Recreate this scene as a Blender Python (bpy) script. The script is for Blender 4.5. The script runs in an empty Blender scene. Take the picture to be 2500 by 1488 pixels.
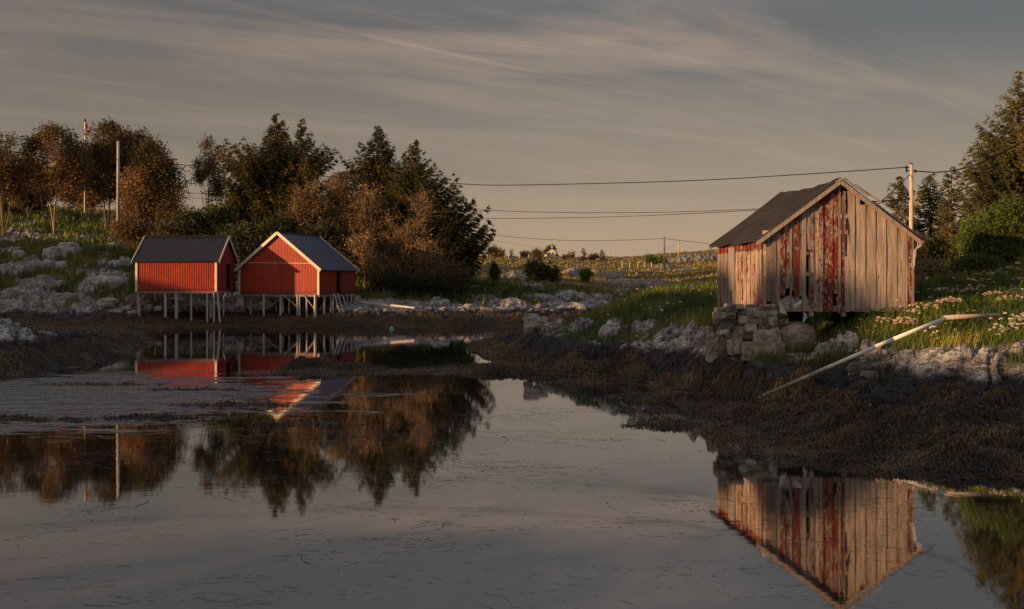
import bpy, math, random
import numpy as np
from mathutils import Vector, Matrix

# ------------------------------------------------------------------ camera, world, sun, exposure
S = bpy.context.scene
COL = S.collection
F, CX, HY, CH = 2300.0, 1250.0, 690.0, 3.0      # focal length and horizon in photo pixels, eye height in metres
cam_d = bpy.data.cameras.new('camera'); cam = bpy.data.objects.new('camera', cam_d); COL.objects.link(cam)
cam.location = (0, 0, CH); cam.rotation_euler = (math.radians(90), 0, 0)
cam_d.sensor_width = 36; cam_d.lens = 36 * F / 2500; cam_d.shift_y = -(744 - HY) / 2500
cam_d.clip_start = 0.1; cam_d.clip_end = 8000
S.camera = cam
S.view_settings.view_transform = 'Standard'; S.view_settings.look = 'None'
S.view_settings.exposure = 0.68; S.view_settings.gamma = 1
S.cycles.max_bounces = 5; S.cycles.transparent_max_bounces = 4

AZ, EL = math.radians(24), math.radians(7.0)      # the sun shines from the left, a little from behind, very low
TRAVEL = Vector((math.cos(AZ) * math.cos(EL), math.sin(AZ) * math.cos(EL), -math.sin(EL)))
sun_d = bpy.data.lights.new('sun', 'SUN'); sun = bpy.data.objects.new('sun', sun_d); COL.objects.link(sun)
sun_d.energy = 5.0; sun_d.angle = math.radians(0.6); sun_d.color = (1.0, 0.57, 0.25)
sun.rotation_euler = TRAVEL.to_track_quat('-Z', 'Y').to_euler(); sun.location = (-60, -30, 40)

def build_world():
    w = bpy.data.worlds.new('World'); S.world = w; w.use_nodes = True
    nt = w.node_tree; N = nt.nodes; L = nt.links
    for n in list(N): N.remove(n)
    def nd(t, **k):
        n = N.new(t)
        for a, b in k.items(): setattr(n, a, b)
        return n
    def mth(op, a, b=None, clamp=False):
        n = nd('ShaderNodeMath', operation=op, use_clamp=clamp)
        for i, v in enumerate((a, b)):
            if v is None: continue
            if isinstance(v, (int, float)): n.inputs[i].default_value = v
            else: L.new(v, n.inputs[i])
        return n.outputs[0]
    def ramp(fac, stops):
        r = nd('ShaderNodeValToRGB'); L.new(fac, r.inputs[0]); e = r.color_ramp.elements
        while len(e) < len(stops): e.new(0.5)
        for i, (p, c) in enumerate(stops): e[i].position = p; e[i].color = (c[0], c[1], c[2], 1)
        return r.outputs[0]
    def mix(fac, a, b, typ='MIX'):
        m = nd('ShaderNodeMix', data_type='RGBA', blend_type=typ)
        if isinstance(fac, (int, float)): m.inputs[0].default_value = fac
        else: L.new(fac, m.inputs[0])
        for i, v in ((6, a), (7, b)):
            if isinstance(v, tuple): m.inputs[i].default_value = v + (1,)
            else: L.new(v, m.inputs[i])
        return m.outputs[2]
    tc = nd('ShaderNodeTexCoord'); sp = nd('ShaderNodeSeparateXYZ'); L.new(tc.outputs['Generated'], sp.inputs[0])
    x, y, z = sp.outputs
    za = mth('MAXIMUM', z, 0.0)
    sky = nd('ShaderNodeTexSky', sky_type='NISHITA'); sky.sun_disc = False
    sky.sun_elevation = EL; sky.sun_rotation = math.atan2(-TRAVEL.x, -TRAVEL.y)
    sky.dust_density = 3.0; sky.ozone_density = 1.5
    veil = ramp(za, [(0.0, (.32, .226, .148)), (.04, (.305, .216, .142)), (.10, (.245, .184, .130)), (.17, (.175, .142, .110)),
                     (.25, (.090, .085, .080)), (.33, (.115, .110, .112)), (.5, (.20, .21, .25)), (1.0, (.24, .28, .38))])
    # high thin cirrus, laid on a flat sheet above the place
    den = mth('ADD', za, 0.10)
    cx, cy = mth('DIVIDE', x, den), mth('DIVIDE', y, den)
    cb = nd('ShaderNodeCombineXYZ'); L.new(cx, cb.inputs[0]); L.new(cy, cb.inputs[1])
    def streaks(rot, sc, det, dist, off):
        mp = nd('ShaderNodeMapping'); mp.inputs['Rotation'].default_value = (0, 0, rot); mp.inputs['Scale'].default_value = sc
        mp.inputs['Location'].default_value = off
        m0 = nd('ShaderNodeMapping'); m0.inputs['Rotation'].default_value = (0, 0, -rot); mp.inputs['Rotation'].default_value = (0, 0, 0)
        L.new(cb.outputs[0], m0.inputs[0]); L.new(m0.outputs[0], mp.inputs[0]); n = nd('ShaderNodeTexNoise'); n.inputs['Scale'].default_value = 1
        n.inputs['Detail'].default_value = det; n.inputs['Roughness'].default_value = .58; n.inputs['Distortion'].default_value = dist
        L.new(mp.outputs[0], n.inputs['Vector']); return n.outputs[0]
    a = streaks(.36, (.42, 1.5, 1), 9, .9, (3.1, .4, 0))
    b = streaks(.5, (.32, .80, 1), 5, .6, (7.7, 2.2, 1))
    c = streaks(.60, (.28, 4.2, 1), 10, 1.3, (1.3, 5.2, 2))
    fa = mth('MULTIPLY', mth('SUBTRACT', a, .47), 5.0, True)
    fb = mth('MULTIPLY', mth('SUBTRACT', b, .36), 3.6, True)
    fc = mth('MULTIPLY', mth('SUBTRACT', c, .56), 4.5, True)
    wisp = mth('MULTIPLY', mth('ADD', mth('MULTIPLY', fa, .75), mth('MULTIPLY', fc, .75), True), fb)
    fade = mth('SUBTRACT', 1.0, mth('MULTIPLY', mth('SUBTRACT', z, .30), 2.2, True))
    low = mth('MULTIPLY', mth('SUBTRACT', z, .05), 6.0, True)
    wisp = mth('MULTIPLY', mth('MULTIPLY', wisp, fade), low)
    dark = mix(mth('MULTIPLY', mth('MULTIPLY', mth('SUBTRACT', 1.0, fb), .60), low), veil, (.080, .083, .083))
    cloudy = mix(mth('MULTIPLY', wisp, .72), dark, (.37, .25, .175))
    az_ = mth('SUBTRACT', 1.0, mth('MULTIPLY', mth('MULTIPLY', mth('ADD', x, -.05), -.75, True), .62))
    cc = nd('ShaderNodeCombineColor'); [L.new(az_, i) for i in cc.inputs[:3]]
    cloudy = mix(1.0, cloudy, cc.outputs[0], 'MULTIPLY')
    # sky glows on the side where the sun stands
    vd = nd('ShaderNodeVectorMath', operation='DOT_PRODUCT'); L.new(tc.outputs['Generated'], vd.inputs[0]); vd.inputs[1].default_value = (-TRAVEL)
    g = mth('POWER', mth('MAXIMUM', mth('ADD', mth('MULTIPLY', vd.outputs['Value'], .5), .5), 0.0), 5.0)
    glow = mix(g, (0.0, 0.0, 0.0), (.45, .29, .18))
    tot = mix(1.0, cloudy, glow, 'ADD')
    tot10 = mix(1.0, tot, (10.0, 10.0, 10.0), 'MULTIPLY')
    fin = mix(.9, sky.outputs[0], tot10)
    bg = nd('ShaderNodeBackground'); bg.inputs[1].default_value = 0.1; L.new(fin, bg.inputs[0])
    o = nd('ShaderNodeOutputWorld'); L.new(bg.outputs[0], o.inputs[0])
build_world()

# ------------------------------------------------------------------ helpers
random.seed(7)
RNG = np.random.default_rng(11)
def P(px, py, D): return Vector(((px - CX) / F * D, D, CH - (py - HY) / F * D))
def X_(px, D): return (px - CX) / F * D
def Z_(py, D): return CH - (py - HY) / F * D

def hsh(ix, iy, iz, seed):
    h = (ix.astype(np.int64) * 374761393 + iy.astype(np.int64) * 668265263 + iz.astype(np.int64) * 2147483647 + seed * 1274126177) & 0xFFFFFFFF
    h = ((h ^ (h >> 13)) * 1274126177) & 0xFFFFFFFF
    h = ((h ^ (h >> 16)) * 2246822519) & 0xFFFFFFFF
    return ((h ^ (h >> 15)) & 0xFFFFFF) / float(0xFFFFFF)
def vn2(x, y, seed=0):
    x = np.asarray(x, float); y = np.asarray(y, float)
    ix, iy = np.floor(x), np.floor(y); fx, fy = x - ix, y - iy
    fx = fx * fx * (3 - 2 * fx); fy = fy * fy * (3 - 2 * fy); z0 = np.zeros_like(ix)
    a, b = hsh(ix, iy, z0, seed), hsh(ix + 1, iy, z0, seed); c, d = hsh(ix, iy + 1, z0, seed), hsh(ix + 1, iy + 1, z0, seed)
    return (a * (1 - fx) + b * fx) * (1 - fy) + (c * (1 - fx) + d * fx) * fy
def vn3(x, y, z, seed=0):
    iz = np.floor(z); fz = z - iz; fz = fz * fz * (3 - 2 * fz)
    def lay(k):
        ix, iy = np.floor(x), np.floor(y); fx, fy = x - ix, y - iy
        fx = fx * fx * (3 - 2 * fx); fy = fy * fy * (3 - 2 * fy)
        a, b = hsh(ix, iy, iz + k, seed), hsh(ix + 1, iy, iz + k, seed); c, d = hsh(ix, iy + 1, iz + k, seed), hsh(ix + 1, iy + 1, iz + k, seed)
        return (a * (1 - fx) + b * fx) * (1 - fy) + (c * (1 - fx) + d * fx) * fy
    return lay(0) * (1 - fz) + lay(1) * fz
def fbm2(x, y, oct=4, seed=0, gain=.5):
    s = 0; a = 1; t = 0
    for o in range(oct):
        s = s + a * vn2(x * 2 ** o + o * 17.3, y * 2 ** o - o * 9.1, seed + o); t += a; a *= gain
    return s / t
def fbm3(x, y, z, oct=3, seed=0):
    s = 0; a = 1; t = 0
    for o in range(oct):
        s = s + a * vn3(x * 2 ** o + o * 7.3, y * 2 ** o, z * 2 ** o, seed + o); t += a; a *= .5
    return s / t
def worley(x, y, seed=0, tilt=0.0):
    ix, iy = np.floor(x), np.floor(y); f1 = np.full(np.shape(x), 9.0); f2 = f1.copy(); cid = f1 * 0
    z0 = np.zeros_like(ix)
    for dx in (-1, 0, 1):
        for dy in (-1, 0, 1):
            jx, jy = ix + dx, iy + dy
            px = jx + hsh(jx, jy, z0, seed); py = jy + hsh(jx, jy, z0, seed + 5)
            d = np.hypot(px - x, py - y); c = hsh(jx, jy, z0, seed + 9)
            nf = d < f1
            f2 = np.where(nf, f1, np.minimum(f2, d)); f1 = np.minimum(f1, d)
            tl = c + tilt * ((hsh(jx, jy, z0, seed + 12) - .5) * (x - px) + (hsh(jx, jy, z0, seed + 13) - .5) * (y - py)) * 2; cid = np.where(nf, tl, cid)
    return f1, f2, cid
def sstep(a, b, x):
    t = np.clip((x - a) / (b - a), 0, 1); return t * t * (3 - 2 * t)

def tag(o, label=None, cat=None, group=None, kind=None):
    if label: o['label'] = label
    if cat: o['category'] = cat
    if group: o['group'] = group
    if kind: o['kind'] = kind
    return o
def thing(name, label, cat, loc=(0, 0, 0), group=None):
    o = bpy.data.objects.new(name, None); COL.objects.link(o); o.location = loc; o.empty_display_size = .3
    return tag(o, label, cat, group)
def attach(o, parent):
    if parent is not None:
        o.parent = parent
        if parent.type == 'EMPTY': o.matrix_parent_inverse = Matrix.Translation(-Vector(parent.location))
    return o
def npmesh(name, V, FA, mat, parent=None, attrs=None, smooth=False, loc=None):
    """V (n,3) world coordinates, FA (m,k) faces of k corners or a list of such arrays; loc = origin for a thing that is one mesh"""
    V = np.asarray(V, float).reshape(-1, 3)
    if loc is not None: V = V - np.array(loc, float)
    me = bpy.data.meshes.new(name)
    FAs = FA if isinstance(FA, list) else [FA]
    FAs = [np.asarray(f, np.int64) for f in FAs if len(f)]
    nl = sum(f.size for f in FAs); nf = sum(len(f) for f in FAs)
    me.vertices.add(len(V)); me.vertices.foreach_set('co', V.astype(np.float32).ravel())
    me.loops.add(nl); me.polygons.add(nf)
    me.loops.foreach_set('vertex_index', np.concatenate([f.ravel() for f in FAs]).astype(np.int32))
    tot = np.concatenate([np.full(len(f), f.shape[1]) for f in FAs]); st = np.concatenate([[0], np.cumsum(tot)[:-1]])
    me.polygons.foreach_set('loop_start', st.astype(np.int32)); me.polygons.foreach_set('loop_total', tot.astype(np.int32))
    me.polygons.foreach_set('use_smooth', np.full(nf, bool(smooth)))
    for k, v in (attrs or {}).items():
        at = me.attributes.new(k, 'FLOAT', 'POINT'); at.data.foreach_set('value', np.asarray(v, np.float32))
    me.update(calc_edges=True); me.validate()
    me.materials.append(mat)
    o = bpy.data.objects.new(name, me); COL.objects.link(o)
    if loc is not None: o.location = loc
    return attach(o, parent)

class MB:
    """collects convex pieces, then becomes one mesh"""
    def __init__(s): s.V = []; s.F = {3: [], 4: []}; s.n = 0; s.at = {}
    def add(s, V, faces, **at):
        V = np.asarray(V, float); s.V.append(V)
        for f in faces: s.F.setdefault(len(f), []).append([i + s.n for i in f])
        for k in at: s.at.setdefault(k, [])
        for k, l in s.at.items(): l.append(np.broadcast_to(np.asarray(at.get(k, 0.0), float), (len(V),)))
        s.n += len(V)
    def prism(s, bottom, top, **at):
        n = len(bottom)
        f = [tuple(range(n))[::-1], tuple(range(n, 2 * n))] + [(i, (i + 1) % n, n + (i + 1) % n, n + i) for i in range(n)]
        s.add([tuple(p) for p in bottom] + [tuple(p) for p in top], f, **at)
    def box(s, c, d, R=None, **at):
        R = R or Matrix.Identity(3); c = Vector(c)
        q = [(-1, -1), (1, -1), (1, 1), (-1, 1)]
        b = [c + R @ Vector((x * d[0] / 2, y * d[1] / 2, -d[2] / 2)) for x, y in q]
        t = [c + R @ Vector((x * d[0] / 2, y * d[1] / 2, d[2] / 2)) for x, y in q]
        s.prism(b, t, **at)
    def bar(s, a, b, w, h=None, up=Vector((0, 0, 1)), **at):
        a = Vector(a); b = Vector(b); d = (b - a).normalized(); h = h or w
        if abs(d.dot(up)) > .98: up = Vector((0, 1, 0))
        x = d.cross(up).normalized() * w / 2; y = x.normalized().cross(d).normalized() * h / 2
        s.prism([a - x - y, a + x - y, a + x + y, a - x + y], [b - x - y, b + x - y, b + x + y, b - x + y], **at)
    def rod(s, a, b, r0, r1=None, n=8, **at):
        a = Vector(a); b = Vector(b); d = (b - a).normalized(); r1 = r0 if r1 is None else r1
        x = d.orthogonal().normalized(); y = d.cross(x)
        c = [(math.cos(2 * math.pi * i / n), math.sin(2 * math.pi * i / n)) for i in range(n)]
        s.prism([a + (x * u + y * v) * r0 for u, v in c], [b + (x * u + y * v) * r1 for u, v in c], **at)
    def build(s, name, mat, parent=None, loc=None, smooth=False):
        V = np.concatenate(s.V); FA = [np.array(f) for f in s.F.values() if f]
        return npmesh(name, V, FA, mat, parent, {k: np.concatenate(v) for k, v in s.at.items()}, smooth, loc)

def tubes(P0, P1, r0, r1, n=4):
    """numpy: one open n-sided tube per segment"""
    P0 = np.asarray(P0, float); P1 = np.asarray(P1, float); m = len(P0)
    d = P1 - P0; d /= np.linalg.norm(d, axis=1, keepdims=True) + 1e-9
    ref = np.where(np.abs(d[:, 2:3]) > .9, np.array([[1., 0, 0]]), np.array([[0, 0, 1.]]))
    x = np.cross(d, ref); x /= np.linalg.norm(x, axis=1, keepdims=True) + 1e-9; y = np.cross(d, x)
    a = np.arange(n) * 2 * math.pi / n
    ring = np.cos(a)[None, :, None] * x[:, None] + np.sin(a)[None, :, None] * y[:, None]
    V = np.concatenate([P0[:, None] + ring * np.asarray(r0)[:, None, None], P1[:, None] + ring * np.asarray(r1)[:, None, None]], axis=1).reshape(-1, 3)
    i = np.arange(n); j = (i + 1) % n
    f = np.stack([i, j, j + n, i + n], axis=1)
    FA = (np.arange(m)[:, None, None] * 2 * n + f[None]).reshape(-1, 4)
    return V, FA
def sprays(Pt, Dr, L, W, k, spread, rng, droop=0.0):
    """k narrow leaf triangles at every point"""
    n = len(Pt) * k; p = np.repeat(Pt, k, 0); d = np.repeat(Dr, k, 0)
    d = d + rng.normal(0, spread, (n, 3)); d[:, 2] -= droop
    d /= np.linalg.norm(d, axis=1, keepdims=True) + 1e-9
    r = rng.normal(0, 1, (n, 3)); s = np.cross(d, r); s /= np.linalg.norm(s, axis=1, keepdims=True) + 1e-9
    l = L * rng.uniform(.6, 1.3, (n, 1)); w = W * rng.uniform(.6, 1.3, (n, 1))
    V = np.stack([p + s * w / 2 + d * l * .15, p - s * w / 2 + d * l * .15, p + d * l], axis=1)
    return V.reshape(-1, 3), np.arange(n * 3).reshape(-1, 3)

# ------------------------------------------------------------------ materials
class MT:
    def __init__(s, name, rough=.8, spec=.3):
        s.m = bpy.data.materials.new(name); s.m.use_nodes = True; s.nt = s.m.node_tree
        s.b = s.nt.nodes['Principled BSDF']; s.b.inputs['Roughness'].default_value = rough; s.b.inputs['Specular IOR Level'].default_value = spec
        s._tc = None
    def n(s, t, **k):
        x = s.nt.nodes.new(t)
        for a, b in k.items(): setattr(x, a, b)
        return x
    def l(s, a, b): s.nt.links.new(a, b)
    def coord(s, scale=(1, 1, 1), rot=(0, 0, 0)):
        if s._tc is None: s._tc = s.n('ShaderNodeNewGeometry')
        m = s.n('ShaderNodeMapping'); m.inputs['Scale'].default_value = scale; m.inputs['Rotation'].default_value = rot
        s.l(s._tc.outputs['Position'], m.inputs[0]); return m.outputs[0]
    def noise(s, sc, det=4, rough=.55, scale=(1, 1, 1), dist=0.0, rot=(0, 0, 0)):
        x = s.n('ShaderNodeTexNoise'); x.inputs['Scale'].default_value = sc; x.inputs['Detail'].default_value = det
        x.inputs['Roughness'].default_value = rough; x.inputs['Distortion'].default_value = dist
        s.l(s.coord(scale, rot), x.inputs['Vector']); return x.outputs[0]
    def vor(s, sc, scale=(1, 1, 1), feature='F1', out='Distance'):
        x = s.n('ShaderNodeTexVoronoi', feature=feature); x.inputs['Scale'].default_value = sc; s.l(s.coord(scale), x.inputs['Vector']); return x.outputs[out]
    def attr(s, name): return s.n('ShaderNodeAttribute', attribute_name=name).outputs['Fac']
    def math(s, op, a, b=None, clamp=False):
        x = s.n('ShaderNodeMath', operation=op, use_clamp=clamp)
        for i, v in enumerate((a, b)):
            if v is None: continue
            if isinstance(v, (int, float)): x.inputs[i].default_value = v
            else: s.l(v, x.inputs[i])
        return x.outputs[0]
    def step(s, v, a, b):
        x = s.n('ShaderNodeMapRange', interpolation_type='SMOOTHSTEP'); s.l(v, x.inputs[0]); x.inputs[1].default_value = a; x.inputs[2].default_value = b
        return x.outputs[0]
    def ramp(s, v, stops):
        r = s.n('ShaderNodeValToRGB'); s.l(v, r.inputs[0]); e = r.color_ramp.elements
        while len(e) < len(stops): e.new(.5)
        for i, (p, c) in enumerate(stops): e[i].position = p; e[i].color = (*c, 1)
        return r.outputs[0]
    def mix(s, f, a, b, typ='MIX'):
        x = s.n('ShaderNodeMix', data_type='RGBA', blend_type=typ)
        if isinstance(f, (int, float)): x.inputs[0].default_value = f
        else: s.l(f, x.inputs[0])
        for i, v in ((6, a), (7, b)):
            if isinstance(v, tuple): x.inputs[i].default_value = (*v, 1)
            else: s.l(v, x.inputs[i])
        return x.outputs[2]
    def color(s, c):
        if isinstance(c, tuple): s.b.inputs['Base Color'].default_value = (*c, 1)
        else: s.l(c, s.b.inputs['Base Color'])
        return s
    def bump(s, h, strength=.5, dist=.02):
        b = s.n('ShaderNodeBump'); b.inputs['Strength'].default_value = strength; b.inputs['Distance'].default_value = dist
        s.l(h, b.inputs['Height']); s.l(b.outputs[0], s.b.inputs['Normal']); return s

def m_foliage(name, c0, c1, c2, rough=.65, spec=.25):
    m = MT(name, rough, spec)
    m.color(m.ramp(m.attr('tone'), [(0, c0), (.5, c1), (1, c2)]))
    # thin leaves let a little light through
    tr = m.n('ShaderNodeBsdfTranslucent'); m.l(m.ramp(m.attr('tone'), [(0, c0), (.5, c1), (1, c2)]), tr.inputs[0])
    mx = m.n('ShaderNodeMixShader'); mx.inputs[0].default_value = .22
    out = m.nt.nodes['Material Output']; m.l(m.b.outputs[0], mx.inputs[1]); m.l(tr.outputs[0], mx.inputs[2]); m.l(mx.outputs[0], out.inputs[0])
    return m.m
def m_noisy(name, c0, c1, sc=8, scale=(1, 1, 1), rough=.8, spec=.3, bump=.3, dist=.01):
    m = MT(name, rough, spec); n = m.noise(sc, 6, .6, scale)
    m.color(m.ramp(n, [(.3, c0), (.7, c1)])); m.bump(n, bump, dist); return m.m

M = {}
M['spruce'] = m_foliage('spruce_needles', (.034, .040, .013), (.10, .085, .022), (.27, .18, .05))
M['spruce_lit'] = m_foliage('spruce_needles_sunlit', (.04, .052, .018), (.10, .10, .032), (.21, .155, .05))  # copy of the spruce needles with golden sunlight put into the colour
M['pine'] = m_foliage('pine_needles', (.036, .042, .011), (.13, .085, .026), (.30, .155, .06))
M['rust'] = m_foliage('rust_leaves', (.06, .045, .018), (.16, .10, .040), (.32, .20, .09))
M['leafy'] = m_foliage('green_leaves', (.035, .06, .01), (.07, .12, .015), (.13, .2, .03))
M['shrub'] = m_foliage('dark_shrub_leaves', (.018, .028, .009), (.035, .05, .014), (.08, .085, .022))
M['willow'] = m_foliage('pale_willow_leaves', (.12, .12, .04), (.25, .24, .08), (.42, .38, .15))
M['bark'] = m_noisy('bark', (.07, .045, .03), (.20, .13, .085), 9, (1, 1, .25), bump=.5)
M['twig'] = m_noisy('bare_twigs', (.12, .075, .045), (.30, .19, .11), 5, bump=.1)

def m_wood(name, c0, c1, sc=1.0):
    m = MT(name, .85, .2)
    g = m.noise(22 * sc, 6, .65, (1, 1, .06), 1.2); k = m.vor(5, (1, 1, .55))
    t = m.attr('tone')
    base = m.ramp(g, [(.30, c0), (.66, c1)])
    knots = m.math('MULTIPLY', m.math('SUBTRACT', 1.0, m.step(k, .03, .10)), .55)
    base = m.mix(knots, base, (.07, .04, .025))
    fac = m.math('MULTIPLY_ADD', t, .7); m.nt.nodes[-1].inputs[2].default_value = .65
    cc = m.n('ShaderNodeCombineColor'); [m.l(fac, i) for i in cc.inputs[:3]]
    m.color(m.mix(1.0, base, cc.outputs[0], 'MULTIPLY')); m.bump(g, .35, .01)
    return m.m
M['timber'] = m_wood('grey_timber', (.20, .16, .13), (.46, .39, .33))
M['post'] = m_wood('post_timber', (.22, .20, .18), (.50, .46, .42))
M['post_dark'] = m_wood('silvered_timber', (.10, .085, .08), (.22, .19, .175))
def m_peeling():
    m = MT('peeling_painted_boards', .85, .2)
    g = m.noise(24, 6, .65, (1, 1, .05), 1.0); g2 = m.noise(7, 4, .6, (1, 1, .12))
    k = m.vor(3.6, (1, 1, .5)); p = m.attr('paint'); t = m.attr('tone')
    bare = m.ramp(g, [(.28, (.10, .075, .062)), (.5, (.235, .19, .155)), (.72, (.36, .30, .25))])
    bare = m.mix(m.math('MULTIPLY', m.step(g2, .48, .66), .6), bare, (.13, .115, .11))
    bare = m.mix(m.math('MULTIPLY', m.math('SUBTRACT', 1.0, m.step(k, .05, .13)), .7), bare, (.07, .04, .025))
    fac = m.math('MULTIPLY_ADD', t, .8); m.nt.nodes[-1].inputs[2].default_value = .55
    cc = m.n('ShaderNodeCombineColor'); [m.l(fac, i) for i in cc.inputs[:3]]
    bare = m.mix(1.0, bare, cc.outputs[0], 'MULTIPLY')
    flake = m.noise(17, 7, .72, (1, 1, .38), .4)
    big = m.noise(3.2, 3, .5, (1, 1, .5))
    v = m.math('ADD', m.math('MULTIPLY', flake, .72), m.math('MULTIPLY', big, .28))
    thr = m.math('SUBTRACT', m.math('MULTIPLY_ADD', p, .23), v); m.nt.nodes[-2].inputs[2].default_value = .355
    mask = m.step(thr, -.008, .012)
    red = m.ramp(m.noise(9, 4, .6, (1, 1, .3)), [(.3, (.075, .013, .009)), (.7, (.155, .026, .018))])
    m.color(m.mix(mask, bare, red))
    m.bump(m.math('ADD', g, m.math('MULTIPLY', mask, .6)), .4, .006); return m.m
M['peeling'] = m_peeling()
def m_redpaint(name, c0, c1, rough=.55):
    m = MT(name, rough, .35); n = m.noise(2.2, 5, .6, (1, 1, .5)); f = m.noise(30, 4, .7, (1, 1, .12))
    c = m.ramp(n, [(.3, c0), (.7, c1)]); c = m.mix(m.math('MULTIPLY', m.step(f, .56, .72), .5), c, (.38, .16, .10)); st = m.noise(3.0, 5, .7, (1, 1, .06)); c = m.mix(m.math('MULTIPLY', m.step(st, .50, .68), .45), c, (.14, .02, .012))
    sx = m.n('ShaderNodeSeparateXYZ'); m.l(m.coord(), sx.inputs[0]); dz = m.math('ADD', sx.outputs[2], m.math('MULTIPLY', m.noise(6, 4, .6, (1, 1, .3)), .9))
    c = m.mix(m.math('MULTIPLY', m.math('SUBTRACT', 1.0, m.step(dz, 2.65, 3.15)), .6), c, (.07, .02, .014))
    m.color(c); m.bump(f, .2, .004); return m.m
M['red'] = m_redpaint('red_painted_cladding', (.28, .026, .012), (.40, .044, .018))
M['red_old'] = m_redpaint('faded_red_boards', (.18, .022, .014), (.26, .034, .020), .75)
M['white'] = m_noisy('weathered_white_trim', (.52, .44, .35), (.74, .66, .55), 6, (1, 1, .4), bump=.15)
M['roof_dark'] = m_noisy('black_corrugated_roof', (.009, .009, .014), (.017, .017, .024), 1.5, rough=.5, spec=.4, bump=.1)
M['roof_blue'] = m_noisy('blue_grey_sheet_roof', (.036, .048, .080), (.046, .06, .10), .6, rough=.45, spec=.4, bump=.05)
def m_felt():
    m = MT('tarred_roofing_felt', .9, .15); n = m.noise(1.3, 6, .6); s = m.noise(8, 5, .7, (1, .15, 1))
    c = m.ramp(n, [(.3, (.014, .0135, .014)), (.7, (.030, .027, .027))]); c = m.mix(m.math('MULTIPLY', m.step(s, .6, .75), .5), c, (.06, .054, .05))
    m.color(c); m.bump(s, .5, .01); return m.m
M['felt'] = m_felt()
M['dark'] = m_noisy('dark_interior', (.012, .010, .009), (.03, .024, .02), 4)
M['concrete'] = m_noisy('stained_concrete', (.20, .19, .17), (.42, .40, .37), 4, bump=.4)
M['tarp'] = m_noisy('grey_white_tarpaulin', (.35, .36, .38), (.55, .56, .58), 9, bump=.6, dist=.03)
M['wire'] = m_noisy('black_cable', (.006, .006, .006), (.01, .01, .01), 5, rough=1.0, spec=0.0)
def m_stone(name, c0, c1, c2, wet=True):
    m = MT(name, .85, .3); n = m.noise(2.6, 7, .62); n2 = m.noise(11, 5, .65); cr = m.math('ABSOLUTE', m.math('SUBTRACT', m.noise(1.8, 5, .6, (1, 1, 1.4), 1.2), .5))
    c = m.ramp(n, [(.28, c0), (.5, c1), (.72, c2)])
    c = m.mix(m.math('MULTIPLY', m.step(n2, .56, .74), .55), c, (.09, .085, .08))
    c = m.mix(m.math('MULTIPLY', m.step(m.noise(1.3, 3), .60, .70), .45), c, (.33, .19, .08))
    m.color(c); m.bump(m.math('ADD', n2, m.step(cr, 0, .02)), .8, .04); return m.m
M['stone'] = m_stone('lichened_stone', (.16, .15, .14), (.33, .31, .28), (.52, .49, .44))
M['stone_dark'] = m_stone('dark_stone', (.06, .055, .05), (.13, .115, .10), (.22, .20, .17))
M['stone_tan'] = m_stone('tan_stone', (.14, .115, .092), (.25, .21, .17), (.38, .34, .29))
def m_pipe():
    m = MT('white_plastic_pipe', .4, .45); g = m._tc
    n = m.noise(5, 5, .6, (1, 1, 1)); x = m.n('ShaderNodeSeparateXYZ'); m.l(m.coord(), x.inputs[0])
    h = m.math('ADD', x.outputs[2], m.math('MULTIPLY', n, .9))
    m.color(m.mix(m.step(h, 1.0, 1.9), (.15, .125, .05), (.62, .62, .60))); m.bump(n, .1); return m.m
M['pipe'] = m_pipe()
M['flag_red'] = m_noisy('red_flag_cloth', (.45, .02, .025), (.55, .03, .03), 3)
M['flag_white'] = m_noisy('white_flag_cloth', (.7, .7, .7), (.8, .8, .8), 3)
M['flag_blue'] = m_noisy('blue_flag_cloth', (.01, .02, .12), (.02, .03, .16), 3)
M['petal'] = m_noisy('pale_petals', (.62, .50, .45), (.80, .72, .66), 30)
M['petal_pink'] = m_noisy('pink_white_petals', (.58, .38, .32), (.78, .60, .52), 30)
M['petal_yellow'] = m_noisy('yellow_petals', (.55, .40, .02), (.75, .58, .03), 30)
M['buoy'] = m_noisy('faded_green_buoy', (.10, .30, .24), (.16, .42, .34), 12, rough=.5)

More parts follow.
